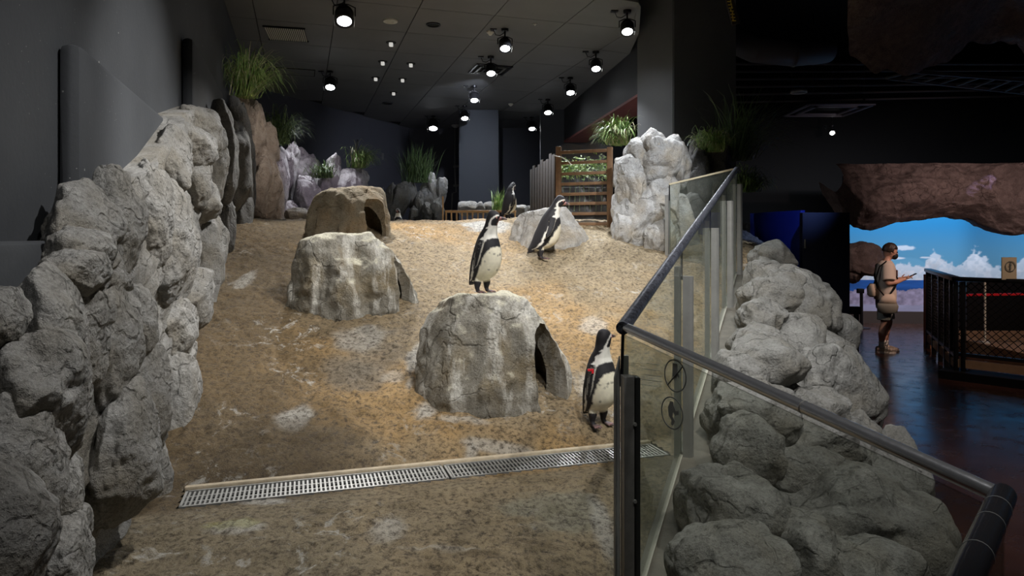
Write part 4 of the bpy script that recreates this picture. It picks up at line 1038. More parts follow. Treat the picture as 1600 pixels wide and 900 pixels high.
# ================================================================ CEILING FIXTURES
def ceil_pt(px, py): d = 2.9*FPX/(HOR-py); return Vector(((px-800)/FPX*d, d, ZC))
def spotlight(mx, my, label, target, power, r=0.10, color=COOL, size=80, deep=1.0, light=True, group='spotlights on the enclosure ceiling', zc=None, mat='lamp', drop=0.22):
    c = ceil_pt(mx, my)
    if zc is not None: c = Vector(zc)
    t = thing('spotlight', label, 'spotlight', c, group)
    m = MB(); m.tube([c-ZA*0.002, c-ZA*0.035], [0.055, 0.05], 16); m.build('mount', M['black_metal'], t, True)
    if light: target = (c.x*0.75+target[0]*0.25, c.y-1.5, 1.7)
    aim = (Vector(target)-c).normalized(); h = c-ZA*drop
    side = aim.cross(ZA).normalized()
    m = MB(); m.tube([c-ZA*0.03, c-ZA*(drop-r*1.15)], 0.012, 8); 
    m.tube([h+side*r*1.12, h+side*r*1.12+ZA*r*0.9, h+side*r*0.4+ZA*r*1.2, h-side*r*0.4+ZA*r*1.2, h-side*r*1.12+ZA*r*0.9, h-side*r*1.12], 0.008, 8); m.build('yoke', M['black_metal'], t, True)
    m = MB(); m.tube([h-aim*r*1.1*deep, h-aim*r*0.9*deep, h-aim*r*0.2, h+aim*r*0.55, h+aim*r*0.72], [r*0.35, r*0.62, r*0.95, r, r*1.04], 24, True)
    for k in range(3): m.tube([h-aim*r*(0.35+0.2*k), h-aim*r*(0.40+0.2*k)], r*(0.98-0.10*k), 20)
    hd_ = m.build('head', M['black_metal'], t, True)
    m = MB(); m.disc(h+aim*r*0.735, r*0.74, aim, 0.006, 24); m.build('lens', M[mat], hd_)
    m = MB(); m.disc(h+aim*r*0.75, r*1.02, aim, 0.02, 24, r*0.75); m.build('rim', M['black_metal'], hd_)
    for s_ in (-1, 1):
        m = MB(); m.box(h+aim*r*1.0+side*r*1.02*s_, (r*0.5, 0.004, r*0.8), (aim, side, aim.cross(side))); m.build('barn_door', M['steel_dark'], hd_)
    m = MB(); a_ = c+Vector((-0.16, 0.02, -0.01)); m.box(a_+ZA*0.003, (0.09, 0.07, 0.016)); m.tube([a_, a_+Vector((0.03, 0, -0.07)), a_+Vector((0.09, 0, -0.08)), c-ZA*0.05], 0.006, 6); m.build('cable', M['black_metal'], t, True)
    if light: spot(h+aim*r*0.9, target, power, size, 0.7, color, 0.02, 'lamp_and_fill', t)
    return t
T = Vector
SPT = 'spotlight'
spotlight(538, -4, 'big round black spotlight at the top edge of the photo', (-0.5, 5.8, 1.0), 450, 0.115, NEUT)
spotlight(516, 111, 'round black spotlight alone over the left side, below the slatted vent', (-1.9, 8.9, 1.2), 220, 0.105, COOL)
spotlight(789, 45, 'nearest spotlight of the middle row, beside the ivory smoke detector', (0.5, 6.9, 1.2), 420, 0.09)
spotlight(767, 88, 'spotlight hanging in front of the square ceiling air diffuser', (0.4, 8.3, 1.4), 380, 0.09)
spotlight(741, 134, 'third spotlight of the middle row, counted from the nearest', (0.2, 10.4, 1.6), 240, 0.095)
spotlight(726, 165, 'farthest spotlight of the middle row, above the pipe on the rear wall', (0, 12, 1.8), 200, 0.10)
spotlight(980, 16, 'spotlight half hidden behind the top of the column', (0.9, 6.0, 1.0), 260, 0.09)
spotlight(931, 80, 'second spotlight of the right row, lowest but one from the column', (1.2, 8.0, 1.4), 380, 0.09)
spotlight(891, 121, 'middle spotlight of the right row along the beam', (1.5, 9.7, 1.6), 300, 0.095)
spotlight(856, 155, 'fourth spotlight of the right row along the beam', (1.4, 11.4, 1.7), 200, 0.10)
spotlight(831, 183, 'farthest spotlight of the right row, close to the rear lintel', (1.0, 13, 1.8), 160, 0.10)
spotlight(677, 181, 'glaring spotlight lowest at the rear of the ceiling, facing the camera', (-1.6, 10.5, 1.6), 200, 0.13, (0.93, 0.88, 1.0))
# purple-tinted wash on the far rocks and warm wash on the beige rock: unseen spots at ceiling height, without fixtures
spot((-1.2, 8.4, 4.5), (-4.0, 12.2, 2.2), 160, 34, 0.6, (0.93, 0.8, 1.0))
spot((-0.8, 7.2, 4.5), (-3.4, 9.4, 2.6), 120, 26, 0.6, (1.0, 0.88, 0.78))
spot((2.3, 5.2, 4.5), (1.6, 8.1, 2.3), 500, 30, 0.7, COOL)

def small(name, label, cat, group=None, loc=(0, 0, 0)): return thing(name, label, cat, loc, group)
dl_lab = ['top one of six tiny downlights, right under the ivory round cover', 'second tiny downlight down in the left column', 'upper tiny downlight of the right column', 'third tiny downlight down in the left column', 'lower tiny downlight of the right column', 'bottom one of the six tiny downlights']
for (x_, y_), lb in zip([(611, 66), (598, 96), (642, 99), (587, 121), (629, 123), (615, 144)], dl_lab):
    c = ceil_pt(x_, y_); t = small('downlight', lb, 'ceiling light', 'tiny recessed downlights', c)
    m = MB(); m.disc(c-ZA*0.004, 0.075, ZA, 0.012, 20); m.build('recess_plate', M['gap'], t)
    m = MB(); m.box(c-ZA*0.035, (0.055, 0.055, 0.055)); m.build('lamp_cube', M['lamp_dim'], t, bevel=0.006)
c = ceil_pt(610, 32); t = small('speaker_cover', 'ivory round cover flush in the ceiling', 'ceiling cover', None, c)
m = MB(); m.disc(c-ZA*0.01, 0.095, ZA, 0.02, 28); m.build('cover', M['white_plastic'], t); m = MB(); m.disc(c-ZA*0.022, 0.055, ZA, 0.008, 24, 0.045); m.build('ring', M['white_plastic'], t)
for x_, y_, lb, r in ((677, 38, 'black round recessed light right of the ivory cover', .1), (606, 161, 'dark oval recessed light below the tiny downlights', .12)):
    c = ceil_pt(x_, y_); t = small('recessed_light', lb, 'ceiling light', None, c)
    m = MB(); m.disc(c-ZA*0.008, r, ZA, 0.016, 28, r*0.8); m.build('rim', M['black_metal'], t); m = MB(); m.disc(c-ZA*0.003, r*0.8, ZA, 0.004, 28); m.build('recess', M['gap'], t)
for x_, y_, lb in ((766, 49, 'ivory smoke detector next to the nearest middle spotlight'), (798, 162, 'ivory smoke detector alone between the two spotlight rows'), (836, 37, 'tiny sprinkler head between the two spotlight rows near the top')):
    c = ceil_pt(x_, y_); t = small('smoke_detector' if 'smoke' in lb else 'sprinkler', lb, 'smoke detector' if 'smoke' in lb else 'sprinkler', None, c)
    k = 1 if 'smoke' in lb else 0.5
    m = MB(); m.tube([c, c-ZA*0.02*k, c-ZA*0.03*k, c-ZA*0.055*k], [0.055*k, 0.055*k, 0.04*k, 0.02*k], 20); m.build('housing', M['white_plastic'] if k == 1 else M['steel'], t, True)
# slatted vent
cs = [ceil_pt(416, 40), ceil_pt(479, 44), ceil_pt(477, 64), ceil_pt(418, 60)]
c = sum(cs, Vector())/4; t = small('ceiling_vent', 'rectangular ceiling vent with pale slats at upper left', 'vent', None, c)
u0_, u1_ = -0.33, 0.33; 
e1 = (cs[1]-cs[0]).normalized(); e2 = Vector((-e1.y, e1.x, 0)); hu = (cs[1]-cs[0]).length/2; hv = (cs[0]-cs[3]).length/2
m = MB(); m.box(c-ZA*0.004, (2*hu, 2*hv, 0.01), (e1, e2, ZA)); m.build('backing', M['gap'], t)
sl0 = None
for k in range(20):
    uu = -hu+2*hu*(k+0.5)/20
    m = MB(); m.box(c+e1*uu-ZA*0.016, (0.012, 2*hv*0.94, 0.014), (e1, e2, ZA)); m.build('slat', M['white_plastic'], t)
for s_ in (-1, 1):
    m = MB(); m.box(c+e2*hv*s_-ZA*0.012, (2*hu+0.03, 0.02, 0.02), (e1, e2, ZA)); m.build('frame', M['black_metal'], t)
# square diffuser
c = ceil_pt(766, 108); t = small('air_diffuser', 'square ceiling air diffuser behind the second middle spotlight', 'vent', None, c)
for k, r in enumerate((0.30, 0.21, 0.12)):
    m = MB()
    for a_, b_ in ((E1, E2), (E2, E1)):
        for s_ in (-1, 1): m.box(c+a_*r*s_-ZA*(0.012+0.008*k), (0.035, 2*r+0.035, 0.012), (a_, b_, ZA))
    m.build('vane', M['black_metal'] if k != 1 else M['steel_dark'], t)
m = MB(); m.box(c-ZA*0.003, (0.58, 0.58, 0.004), (E1, E2, ZA)); m.build('backing', M['gap'], t)
c = ceil_pt(462, 112); t = small('access_hatch', 'flush access hatch outlined in the ceiling left of the lone spotlight', 'hatch', None, c)
m = MB(); m.box(c-ZA*0.004, (0.62, 0.45, 0.012), (E1, E2, ZA)); m.build('panel', M['ceil'], t)
m = MB()
for a_, b_, ra_, rb_ in ((E1, E2, .32, .235), (E2, E1, .235, .32)):
    for s_ in (-1, 1): m.box(c+a_*ra_*s_-ZA*0.004, (0.015, 2*rb_, 0.016), (a_, b_, ZA))
m.build('frame', M['gap'], t)
# detector on pole and pipe on the rear wall
t = small('wall_pipe', 'thin vertical pipe with a kink and clamps on the dark rear wall', 'pipe', None, P(711, 300, 17.6))
m = MB(); m.tube([P(711, 200, 17.6), P(711, 268, 17.6), P(713, 300, 17.6), P(707, 302, 17.6), P(706, 330, 17.6)], 0.022, 8); m.build('pipe', M['steel_dark'], t, True)
for y_ in (260, 290):
    m = MB(); m.box(P(713, y_, 17.6), (0.16, 0.06, 0.05)); m.build('clamp', M['steel_dark'], t)
c = P(712, 197, 17.6); t = small('ceiling_sensor', 'ivory sensor at the top of the rear pipe', 'sensor', None, c)
m = MB(); m.tube([c+ZA*0.06, c, c-ZA*0.04], [0.11, 0.11, 0.05], 16); m.build('housing', M['white_plastic'], t, True)

# ================================================================ GRASS TUFTS
def tuft(label, base, n, length, seed, mats=('grass',), lean=(0, 0, 0), droop=1.0, spread=0.06, width=0.007, arc=(0, 2*PI), up=1.0):
    r = np.random.default_rng(seed); t = thing('grass_tuft', label, 'grass', base, 'grass tufts planted on the rocks'); base = Vector(base)
    for mi, mt in enumerate(mats):
        m = MB()
        for k in range(n if mi == 0 else n//5):
            a_ = r.uniform(*arc); L = length*r.uniform(0.45, 1.0); out = r.uniform(0.15, 1.0)
            d = Vector((math.cos(a_)*out, math.sin(a_)*out, up*r.uniform(0.8, 1.4)))+Vector(lean); d.normalize()
            p = base+Vector((r.normal()*spread, r.normal()*spread, 0)); side = d.cross(ZA)
            side = side.normalized() if side.length > 1e-3 else Vector((1, 0, 0)); ns = 7; f0 = len(m.v)
            dr = droop*r.uniform(0.5, 1.3)
            for i in range(ns+1):
                s_ = i/ns; wdt = width*(1-s_)**0.6*r.uniform(0.9, 1.0)+0.0006
                m.v += [tuple(p-side*wdt), tuple(p+side*wdt)]
                d2 = (d-ZA*dr*s_*s_*2.4+side*0).normalized(); p = p+d2*L/ns
                ex_ = p.dot(E1)-U0-0.02
                if ex_ < 0 and p.y < 13: p = p-E1*ex_
            for i in range(ns): m.f.append((f0+2*i, f0+2*i+1, f0+2*i+3, f0+2*i+2))
        tag(m.build('blades', M[mt], t, True), kind='stuff')
    return t
tuft('big green grass tuft with long arching blades on top of the beige rock', P(384, 152, 8.6), 420, 0.92, 1, ('grass', 'grass_dry'), (0.3, -0.2, 0), 0.95, 0.06, 0.006)
tuft('shaded drooping grass tuft right of the big green tuft', P(432, 225, 10.2), 260, 0.75, 2, ('grass_dark', 'grass'), (0.3, -0.1, 0), 0.9, 0.08)
tuft('grass tuft among the pink rocks with pale drooping tips', P(558, 262, 12.2), 220, 0.65, 3, ('grass', 'grass_dry'), (0.5, -0.1, 0), 1.0, 0.06)
tuft('small grass tuft low between the pink rocks', P(505, 278, 11.6), 160, 0.45, 4, ('grass_dark', 'grass'), (0.0, -0.5, 0), 0.9, 0.08)
tuft('dim upright grass tuft above the grey rear rocks', P(652, 285, 13.6), 260, 0.85, 5, ('grass_dark',), (0, 0, 0), 0.45, 0.12, up=1.6)
tuft('bright green thin leaves beside the far penguin', P(778, 330, 10.6), 60, 0.42, 6, ('grass',), (0, 0, 0), 0.3, 0.03, up=1.6)
tuft('lush bright green tuft above the timber gate', P(968, 226, 8.9), 360, 0.55, 7, ('grass', 'grass_dry'), (-0.45, -0.2, 0), 1.0, 0.06)
tuft('grass tuft spilling over the small grey rock behind the end screen', P(1112, 238, 8.65), 340, 0.5, 8, ('grass', 'grass_dry'), (0, -0.5, 0), 1.1, 0.06)
tuft('large dark tuft of long blades right of the column', P(1150, 250, 9.0), 380, 1.1, 9, ('grass_dark',), (0.45, -0.1, 0), 0.6, 0.09)
tuft('dim grass tuft hanging beside the top of the railing', P(1165, 300, 8.4), 260, 0.5, 10, ('grass_dark', 'grass'), (0.3, -0.3, 0), 1.1, 0.06)

# ================================================================ TIMBER GATE, PEN, LOW FENCE
gl = P(873, 352, 8.7); gr = P(953, 352, 8.45); gl.z = gr.z = EYE+0.12
G = thing('timber_gate', 'brown timber ladder-like gate with horizontal rungs and plastic sheet', 'gate', (gl+gr)/2)
gd = (gr-gl).normalized(); gn = Vector((gd.y, -gd.x, 0))
for p, y_, d_ in ((gl, 229, 8.7), (gr, 230, 8.45)):
    m = MB(); zt = P(0, y_, d_).z; m.box(Vector((p.x, p.y, (zt+p.z)/2)), (0.065, 0.05, zt-p.z), (gd, gn, ZA)); m.build('post', M['wood'], G, bevel=0.004)
for y_ in (237, 254, 271, 287, 303, 318, 334, 350):
    z_ = P(0, y_, 8.6).z; m = MB(); A = Vector((gl.x, gl.y, z_)); B = Vector((gr.x, gr.y, z_)); m.bar(A+gd*0.03, B-gd*0.03, 0.03, 0.038); m.build('rung', M['wood'], G, bevel=0.003)
m = MB(); A = gl+gn*(-0.04); B = gr+gn*(-0.04); z1_ = P(0, 224, 8.6).z
NS = 16; vs = []; 
for i in range(NS+1):
    for j in range(NS+1):
        p = A.lerp(B, i/NS); vs.append((p.x+0.01*math.sin(j*1.3), p.y+0.02*math.sin(i*1.1+j*0.7), EYE+0.12+(z1_-EYE-0.12)*j/NS+(0.02*math.sin(i*0.8) if j == NS else 0)))
m.add(vs, [(i*(NS+1)+j, (i+1)*(NS+1)+j, (i+1)*(NS+1)+j+1, i*(NS+1)+j+1) for i in range(NS) for j in range(NS)]); m.build('plastic_sheet', M['net'], G, True)
m = MB(); m.tube([P(866, 243, 8.6), P(878, 246, 8.55), P(888, 252, 8.55), P(893, 258, 8.55)], 0.006, 8); m.build('tie_cord', M['white_plastic'], G, True)
PN = thing('board_fence', 'weathered vertical board side of the pen left of the gate', 'fence', P(850, 340, 9.2))
b0 = P(829, 330, 9.9); b1 = P(868, 330, 8.8)
for k in range(9):
    p = b0.lerp(b1, (k+0.5)/9); zt = EYE+0.98+0.03*math.sin(k*2)+0.12*k/9; zb_ = EYE+0.2; dv_ = (b1-b0); dv_.z = 0; L = dv_.length; dv_.normalize()
    m = MB(); m.box(Vector((p.x, p.y, (zt+zb_)/2)), (L/9*0.93, 0.02, zt-zb_), (dv_, Vector((dv_.y, -dv_.x, 0)), ZA)); m.build('board', M['wood_grey'], PN, bevel=0.003)
m = MB(); bb = thing('leafy_plants', 'leafy green plants standing behind the gate rungs', 'plant', P(912, 300, 8.95)); r = np.random.default_rng(5)
for k in range(520):
    p = P(r.uniform(876, 952), 262+r.normal()*9, 8.9+r.uniform(-.12, .2)); a_ = Vector(r.normal(size=3)).normalized(); b_ = a_.orthogonal().normalized(); L = r.uniform(.02, .045)
    m.add([p-a_*L, p+b_*L*0.4, p+a_*L, p-b_*L*0.4], [(0, 1, 2, 3)])
tag(m.build('foliage', M['grass'], bb), kind='stuff')
m = MB()
for k in range(9):
    x_ = 880+8.5*k; m.tube([P(x_, 330, 8.95), P(x_+3*math.sin(k), 290, 8.95), P(x_-2, 262, 8.95)], 0.005, 6)
tag(m.build('stems', M['grass_dark'], bb, True), kind='stuff')
m = MB(); m.box(P(912, 318, 9.1), (0.62, 0.18, 0.42)); tg = m.build('planter_box', M['black'], None, origin=P(912, 340, 9.1), bevel=0.01); tag(tg, 'dark planter box holding the leafy plants behind the gate', 'planter')
LF = thing('low_pine_fence', 'low orange pine fence with short balusters behind the crest', 'fence', P(750, 341, 10.4))
m = MB(); m.bar(P(696, 330.5, 10.4), P(806, 330.5, 10.0), 0.035, 0.035); m.build('top_rail', M['wood_light'], LF, bevel=0.004)
for k in range(14):
    x_ = 697+8.3*k; d_ = 10.4-0.4*k/13; A = P(x_, 331, d_); B = Vector((A.x, A.y, EYE+0.2)); m = MB(); m.bar(B, A, 0.022, 0.022, (0, 1, 0)); m.build('baluster', M['wood_light'], LF)
m = MB(); A = P(692, 307, 10.45); m.bar(Vector((A.x, A.y, EYE+0.2)), A, 0.02, 0.02, (0, 1, 0)); m.build('post', M['wood_light'], LF)

# ================================================================ VISITOR HALL
def panel_box(name, label, cat, xa, da_, xb, db_, yt, dref, mat, th=0.06):
    a_ = P(xa, 0, da_); b_ = P(xb, 0, db_); a_.z = b_.z = 0; zt = EYE+(HOR-yt)/FPX*dref; d_ = (b_-a_).normalized(); n_ = Vector((d_.y, -d_.x, 0))
    t = thing(name, label, cat, (a_+b_)/2); m = MB(); m.box((a_+b_)/2+ZA*zt/2-n_*th/2, ((b_-a_).length, th, zt), (d_, n_, ZA)); m.build('panel', mat, t, bevel=0.004)
    return t, a_, b_, d_, n_, zt
NV = panel_box('navy_panel', 'tall dark navy partition panel beside the walkway', 'partition', 1254, 8.1, 1328, 8.07, 332, 8.07, M['navy'], 0.1)
m = MB(); m.tube([P(1258, 374, 8.04), P(1258, 388, 8.04)], 0.012, 8); m.build('handle', M['steel'], NV[0], True)
panel_box('blue_panel', 'bright blue partition panel left of the navy one', 'partition', 1172, 9.4, 1251, 8.3, 330, 8.6, M['blue_paint'])
bl_ = spot((3.9, 6.4, 4.2), (3.4, 8.95, 1.5), 220, 20, 0.8, (0.25, 0.4, 1.0))
# mural
def mural():
    A_ = [(6.86, 13.85), (9.3, 13.6), (10.6, 12.6), (13.0, 9.6)]
    seg = [0]; 
    for i in range(3): seg.append(seg[-1]+math.dist(A_[i], A_[i+1]))
    NX, NZ = 460, 230; S_ = np.linspace(0, seg[-1], NX); X = np.interp(S_, seg, [a[0] for a in A_]); Y = np.interp(S_, seg, [a[1] for a in A_]); Z = np.linspace(0.24, 2.6, NZ)
    XX = np.repeat(X, NZ); YY = np.repeat(Y, NZ); ZZ = np.tile(Z, NX); SS = np.repeat(S_, NZ)
    px = 1340+SS*79.5; py = HOR-(ZZ-EYE)*FPX/13.5          # art coordinates of the print
    q = np.stack([px/16, py/16, px*0], 1)
    n1 = fbm(q, 5, 3); n2 = fbm(q*3, 4, 8); n3 = fbm(q*np.array([0.5, 2.5, 1]), 4, 9)
    def sm(a, b, v): t_ = np.clip((v-a)/(b-a), 0, 1); return (t_*t_*(3-2*t_))[:, None]
    c = np.array([0.015, 0.19, 0.43])*(1-sm(340, 440, py))+np.array([0.17, 0.42, 0.62])*sm(340, 440, py)
    c = c*(1-0.3*sm(1500, 1540, px)*(1-sm(1540, 1620, px)))
    top = 424-26*np.exp(-((px-1475)/22)**2)-30*np.exp(-((px-1533)/18)**2)-10*np.exp(-((px-1415)/25)**2)-18*np.exp(-((px-1600)/25)**2)+9*n1+9*n2
    cl = sm(-2.5, 3, py-top)
    cc = np.array([0.80, 0.84, 0.95])*(1-sm(-0.1, 0.6, n1)*0.22)*(1-0.12*sm(405, 440, py)); cl = cl*(0.72+0.26*sm(-0.3, 0.2, n2+n1)); c = c*(1-cl)+cc*cl
    for cx, cy, rx, ry in ((1427, 388, 22, 5), (1415, 404, 16, 2.5), (1460, 403, 9, 1.5), (1332, 362, 10, 12), (1322, 376, 12, 10)):
        e = 1-np.sqrt(((px-cx)/rx)**2+((py-cy)/ry)**2)+0.35*n1+0.2*n2; e = sm(0, 0.35, e); c = c*(1-e*0.85)+np.array([0.75, 0.8, 0.92])*e*0.85
    sea = (py > 438.5)[:, None]; sc_ = np.array([0.02, 0.10, 0.38])*(1+0.5*n3[:, None]); sc_ = sc_+sm(0.35, 0.6, n3)*0.25; c = np.where(sea, sc_, c)
    rk = (py > 458-14*np.exp(-((px-1475)/30)**2)-6*np.exp(-((px-1380)/30)**2)+7*n1+3*n2)[:, None]
    rc = np.array([0.34, 0.30, 0.44])*(1+0.55*n2[:, None]+0.4*n1[:, None]); c = np.where(rk, rc, c)
    wt = (py > 478+1.5*n1)[:, None]; c = np.where(wt, np.array([0.42, 0.42, 0.62])*(1+0.25*n3[:, None]), c)
    i_ = np.arange(NX*NZ).reshape(NX, NZ); f = np.stack([i_[:-1, :-1].ravel(), i_[1:, :-1].ravel(), i_[1:, 1:].ravel(), i_[:-1, 1:].ravel()], 1)
    o = mesh_obj('mural', np.stack([XX, YY, ZZ], 1), f, vcol_mat('printed_seascape', 0.7, bump=0, spec=0.2), None, False, origin=(9, 13.6, 0.24))
    vcol(o, np.clip(c, 0.005, 1)); tag(o, 'curved printed mural of blue sky, white clouds, sea and rocks', 'mural')
    for i in range(3):
        a_ = Vector((*A_[i], 0)); b_ = Vector((*A_[i+1], 0)); d_ = (b_-a_).normalized(); n_ = Vector((d_.y, -d_.x, 0))
        m = MB(); m.box((a_+b_)/2+n_*0.03+ZA*0.12, ((b_-a_).length, 0.06, 0.24), (d_, n_, ZA)); o = m.build('baseboard_mural', simple('brown_baseboard', (0.06, 0.045, 0.04), 0.5)); struct(o)
        m = MB(); m.box((a_+b_)/2-n_*0.1+ZA*1.5, ((b_-a_).length+0.1, 0.14, 3.0), (d_, n_, ZA)); struct(m.build('wall_mural', M['black']), 'wall behind the mural')
mural()
def area(loc, target, power, sx, sy, color):
    l = bpy.data.lights.new('wash_light', 'AREA'); l.shape = 'RECTANGLE'; l.size = sx; l.size_y = sy; l.energy = power; l.color = color
    o = bpy.data.objects.new('wash_light', l); COL.objects.link(o); o.location = loc; o.rotation_euler = (Vector(target)-Vector(loc)).to_track_quat('-Z', 'Y').to_euler(); return o
area((8.0, 12.7, 3.1), (8.2, 13.8, 1.2), 95, 4.0, 0.15, (0.85, 0.92, 1.0))
area((11.0, 11.2, 3.1), (11.8, 11.6, 1.2), 50, 2.5, 0.15, (0.85, 0.92, 1.0))
# faux rock arch
AR = thing('rock_arch', 'broad brown moulded rock arch hanging in front of the mural', 'rock arch', P(1450, 370, 11.9))
bx = np.array([1305, 1318, 1330, 1345, 1365, 1390, 1410, 1432, 1455, 1480, 1505, 1530, 1550, 1575, 1600, 1660, 1720]); by = np.array([300, 330, 356, 362, 360, 352, 348, 346, 342, 342, 345, 356, 366, 373, 368, 360, 360])
NXA, NTA = 330, 110; pos = []
for i in range(NXA):
    x_ = 1305+640*i/(NXA-1); yb = np.interp(x_, bx, by); d_ = 11.9-0.9*max(0, (x_-1500)/200)
    for j in range(NTA):
        t_ = j/(NTA-1)
        if t_ < 0.7: s_ = t_/0.7; y_ = 256+(yb-256)*s_; dd2 = d_-0.45*math.sin(s_*PI*0.9)*0.8+0.25*max(0, s_-0.75)
        else: s_ = (t_-0.7)/0.3; y_ = yb-8*math.sin(s_*PI/2)*0; dd2 = d_+0.06+0.75*s_
        p = P(x_, y_, d_); pos.append((p.x+(dd2-d_)*0.1, dd2, p.z+(0.25*s_ if t_ >= 0.7 else 0)))
pos = np.array(pos); nz = 0.22*fbm(pos*1.3, 4, 4)+0.12*ridged(pos*2.2, 3, 6)+0.04*fbm(pos*9, 3, 2)
tj = np.tile(np.arange(NTA)/(NTA-1), NXA); ti = np.repeat(np.arange(NXA)/(NXA-1), NTA); eg = np.clip(tj/0.06, 0, 1)*np.clip(ti/0.02, 0, 1)
pos[:, 1] -= nz*np.clip(ti/0.02+0.3, 0, 1); pos[:, 2] += 0.3*nz*eg
mesh_obj('arch_face', pos, [(i*NTA+j, (i+1)*NTA+j, (i+1)*NTA+j+1, i*NTA+j+1) for i in range(NXA-1) for j in range(NTA-1)], M['arch'], AR)
for i, (x0, x1, y0, y1, d) in enumerate([(1300, 1376, 380, 432, 12.4), (1312, 1345, 395, 440, 12.5), (1335, 1368, 412, 432, 12.3)]):
    rock_px(AR, x0, x1, y0, y1, d, .35, 600+i, 'arch', 5, 1.08, crack=0.14, rough=1.4)
spot((7.3, 8.3, 3.4), (7.6, 11.8, 2.2), 200, 72, 0.9, (1.0, 0.75, 0.72))
spot((9.0, 10.6, 3.9), (7.55, 11.6, 2.2), 130, 9, 0.5, (0.6, 0.5, 1.0))
spot((7.4, 7.2, 4.3), (5.65, 10.2, 1.2), 420, 26, 0.6, (1.0, 0.66, 0.56))
# added spot standing in for mural light on the floor and visitor
spot((6.8, 12.4, 3.2), (6.6, 10.8, 0), 14, 80, 0.9, (0.6, 0.75, 1.0))

# ---- hall ceiling equipment
ZH = 4.3
def hall_pt(px, py): d = (ZH-EYE)*FPX/(HOR-py); return Vector(((px-800)/FPX*d, d, ZH))
c = hall_pt(1248, 143); t = small('ceiling_speaker', 'pale oval ceiling speaker over the dark hall', 'speaker', None, c); m = MB(); m.disc(c, 0.14, ZA, 0.03, 28); m.build('cover', M['steel_dark'], t); m = MB(); m.disc(c-ZA*0.015, 0.14, ZA, 0.02, 28, 0.125); m.build('rim', M['white_plastic'], t)
c = hall_pt(1292, 173); t = small('air_conditioner', 'square ceiling air conditioner cassette with violet-lit frame', 'air conditioner', None, c)
for sx, sy in ((-.5, -.5), (.5, -.5), (-.5, .5), (.5, .5)): m = MB(); m.tube([c+Vector((sx, sy, 0.03)), Vector((c.x+sx, c.y+sy, 6.1))], 0.01, 6); m.build('rod', M['black_metal'], t)
m = MB()
for r_, w_ in ((0.62, 0.05), (0.42, 0.07)):
    for a_, b_ in ((Vector((1, 0, 0)), Vector((0, 1, 0))), (Vector((0, 1, 0)), Vector((1, 0, 0)))):
        for s_ in (-1, 1): m.box(c+a_*r_*s_, (w_, 2*r_+w_, 0.03), (a_, b_, ZA))
m.build('frame', simple('violet_lit_plastic', (0.25, 0.24, 0.3), 0.5), t); m = MB(); m.box(c+ZA*0.03, (1.3, 1.3, 0.02)); m.build('housing', M['black'], t)  # frame plastic carries the violet light in its colour
spotlight(0, 0, 'small white hall spotlight under the air conditioner', (5.0, 9.0, 0), 12, 0.07, NEUT, light=False, group=None, zc=hall_pt(1300, 196), mat='lamp_warm', drop=0.15)
m = MB(); hp_ = hall_pt(1300, 196); m.tube([hp_, Vector((hp_.x, hp_.y, 6.1))], 0.012, 8); m.build('rod', M['black_metal'], [o for o in bpy.data.objects if o.name.startswith('spotlight')][-1])
t = small('cable_ladder', 'black cable ladder hung under the hall ceiling at right', 'cable tray', None, hall_pt(1500, 128))
A0, A1 = hall_pt(1385, 122), hall_pt(1640, 150); B0, B1 = hall_pt(1425, 112), hall_pt(1680, 132)
gm = simple('ladder_metal', (0.10, 0.09, 0.09), 0.7, 0.0)
for a_, b_ in ((A0, A1), (B0, B1)): m = MB(); m.bar(a_, b_, 0.03, 0.05); m.build('side_rail', gm, t)
for k in range(11):
    f_ = k/10; m = MB(); m.bar(A0.lerp(A1, f_), B0.lerp(B1, f_), 0.03, 0.03); m.build('rung', gm, t)
t = small('air_duct', 'dim silver air duct under the hall ceiling beside the column', 'duct', None, P(1190, 75, 10.5))
m = MB(); m.tube([P(1140, 60, 10.8), P(1180, 78, 10.6), P(1240, 84, 10.8), P(1290, 80, 11.4)], 0.20, 20)
for k in range(5): a_ = P(1150, 65, 10.8).lerp(P(1240, 84, 10.8), k/4); b_ = a_+Vector((0.02, 0, 0)); m.tube([a_, b_], 0.212, 20)
m.build('duct', simple('dull_foil', (0.12, 0.11, 0.11), 0.6, 0.1, bump=0.4), t, True)
m = MB()
for k in range(6): m.bar(P(1150, 100+12*k, 11.6+k*0.3), P(1600, 100+10*k, 12+k*0.3), 0.03, 0.03)
tg = m.build('ceiling_pipes', gm); tag(tg, 'bundle of thin dark pipes under the black hall ceiling', 'pipes', kind='stuff')
# dim faux rock overhead at upper right
pos = []; NA = 90
for i in range(NA):
    for j in range(NA):
        x_ = 1325+380*i/(NA-1); y_ = -40+(150+30*math.sin(i*0.09)-8*(i/NA))*j/(NA-1); d_ = 8.5+1.5*j/(NA-1)+1.0*i/NA; p = P(x_, y_, d_); pos.append(tuple(p))
pos = np.array(pos); nz = 0.35*fbm(pos*0.8, 4, 4)+0.12*ridged(pos*1.5, 3, 6); pos[:, 2] += nz; pos[:, 1] -= nz*0.3
o = mesh_obj('ceiling_rock', pos, [(i*NA+j, (i+1)*NA+j, (i+1)*NA+j+1, i*NA+j+1) for i in range(NA-1) for j in range(NA-1)], M['arch'], None, True, origin=P(1450, 50, 9)); tag(o, 'dim brown faux rock overhang high at upper right', 'rock')
spot((7.0, 4.5, 2.9), (6.3, 9.5, 4.8), 5, 70, 1.0, (0.9, 0.85, 1.0))  # added weak spot so the overhang and equipment show faintly
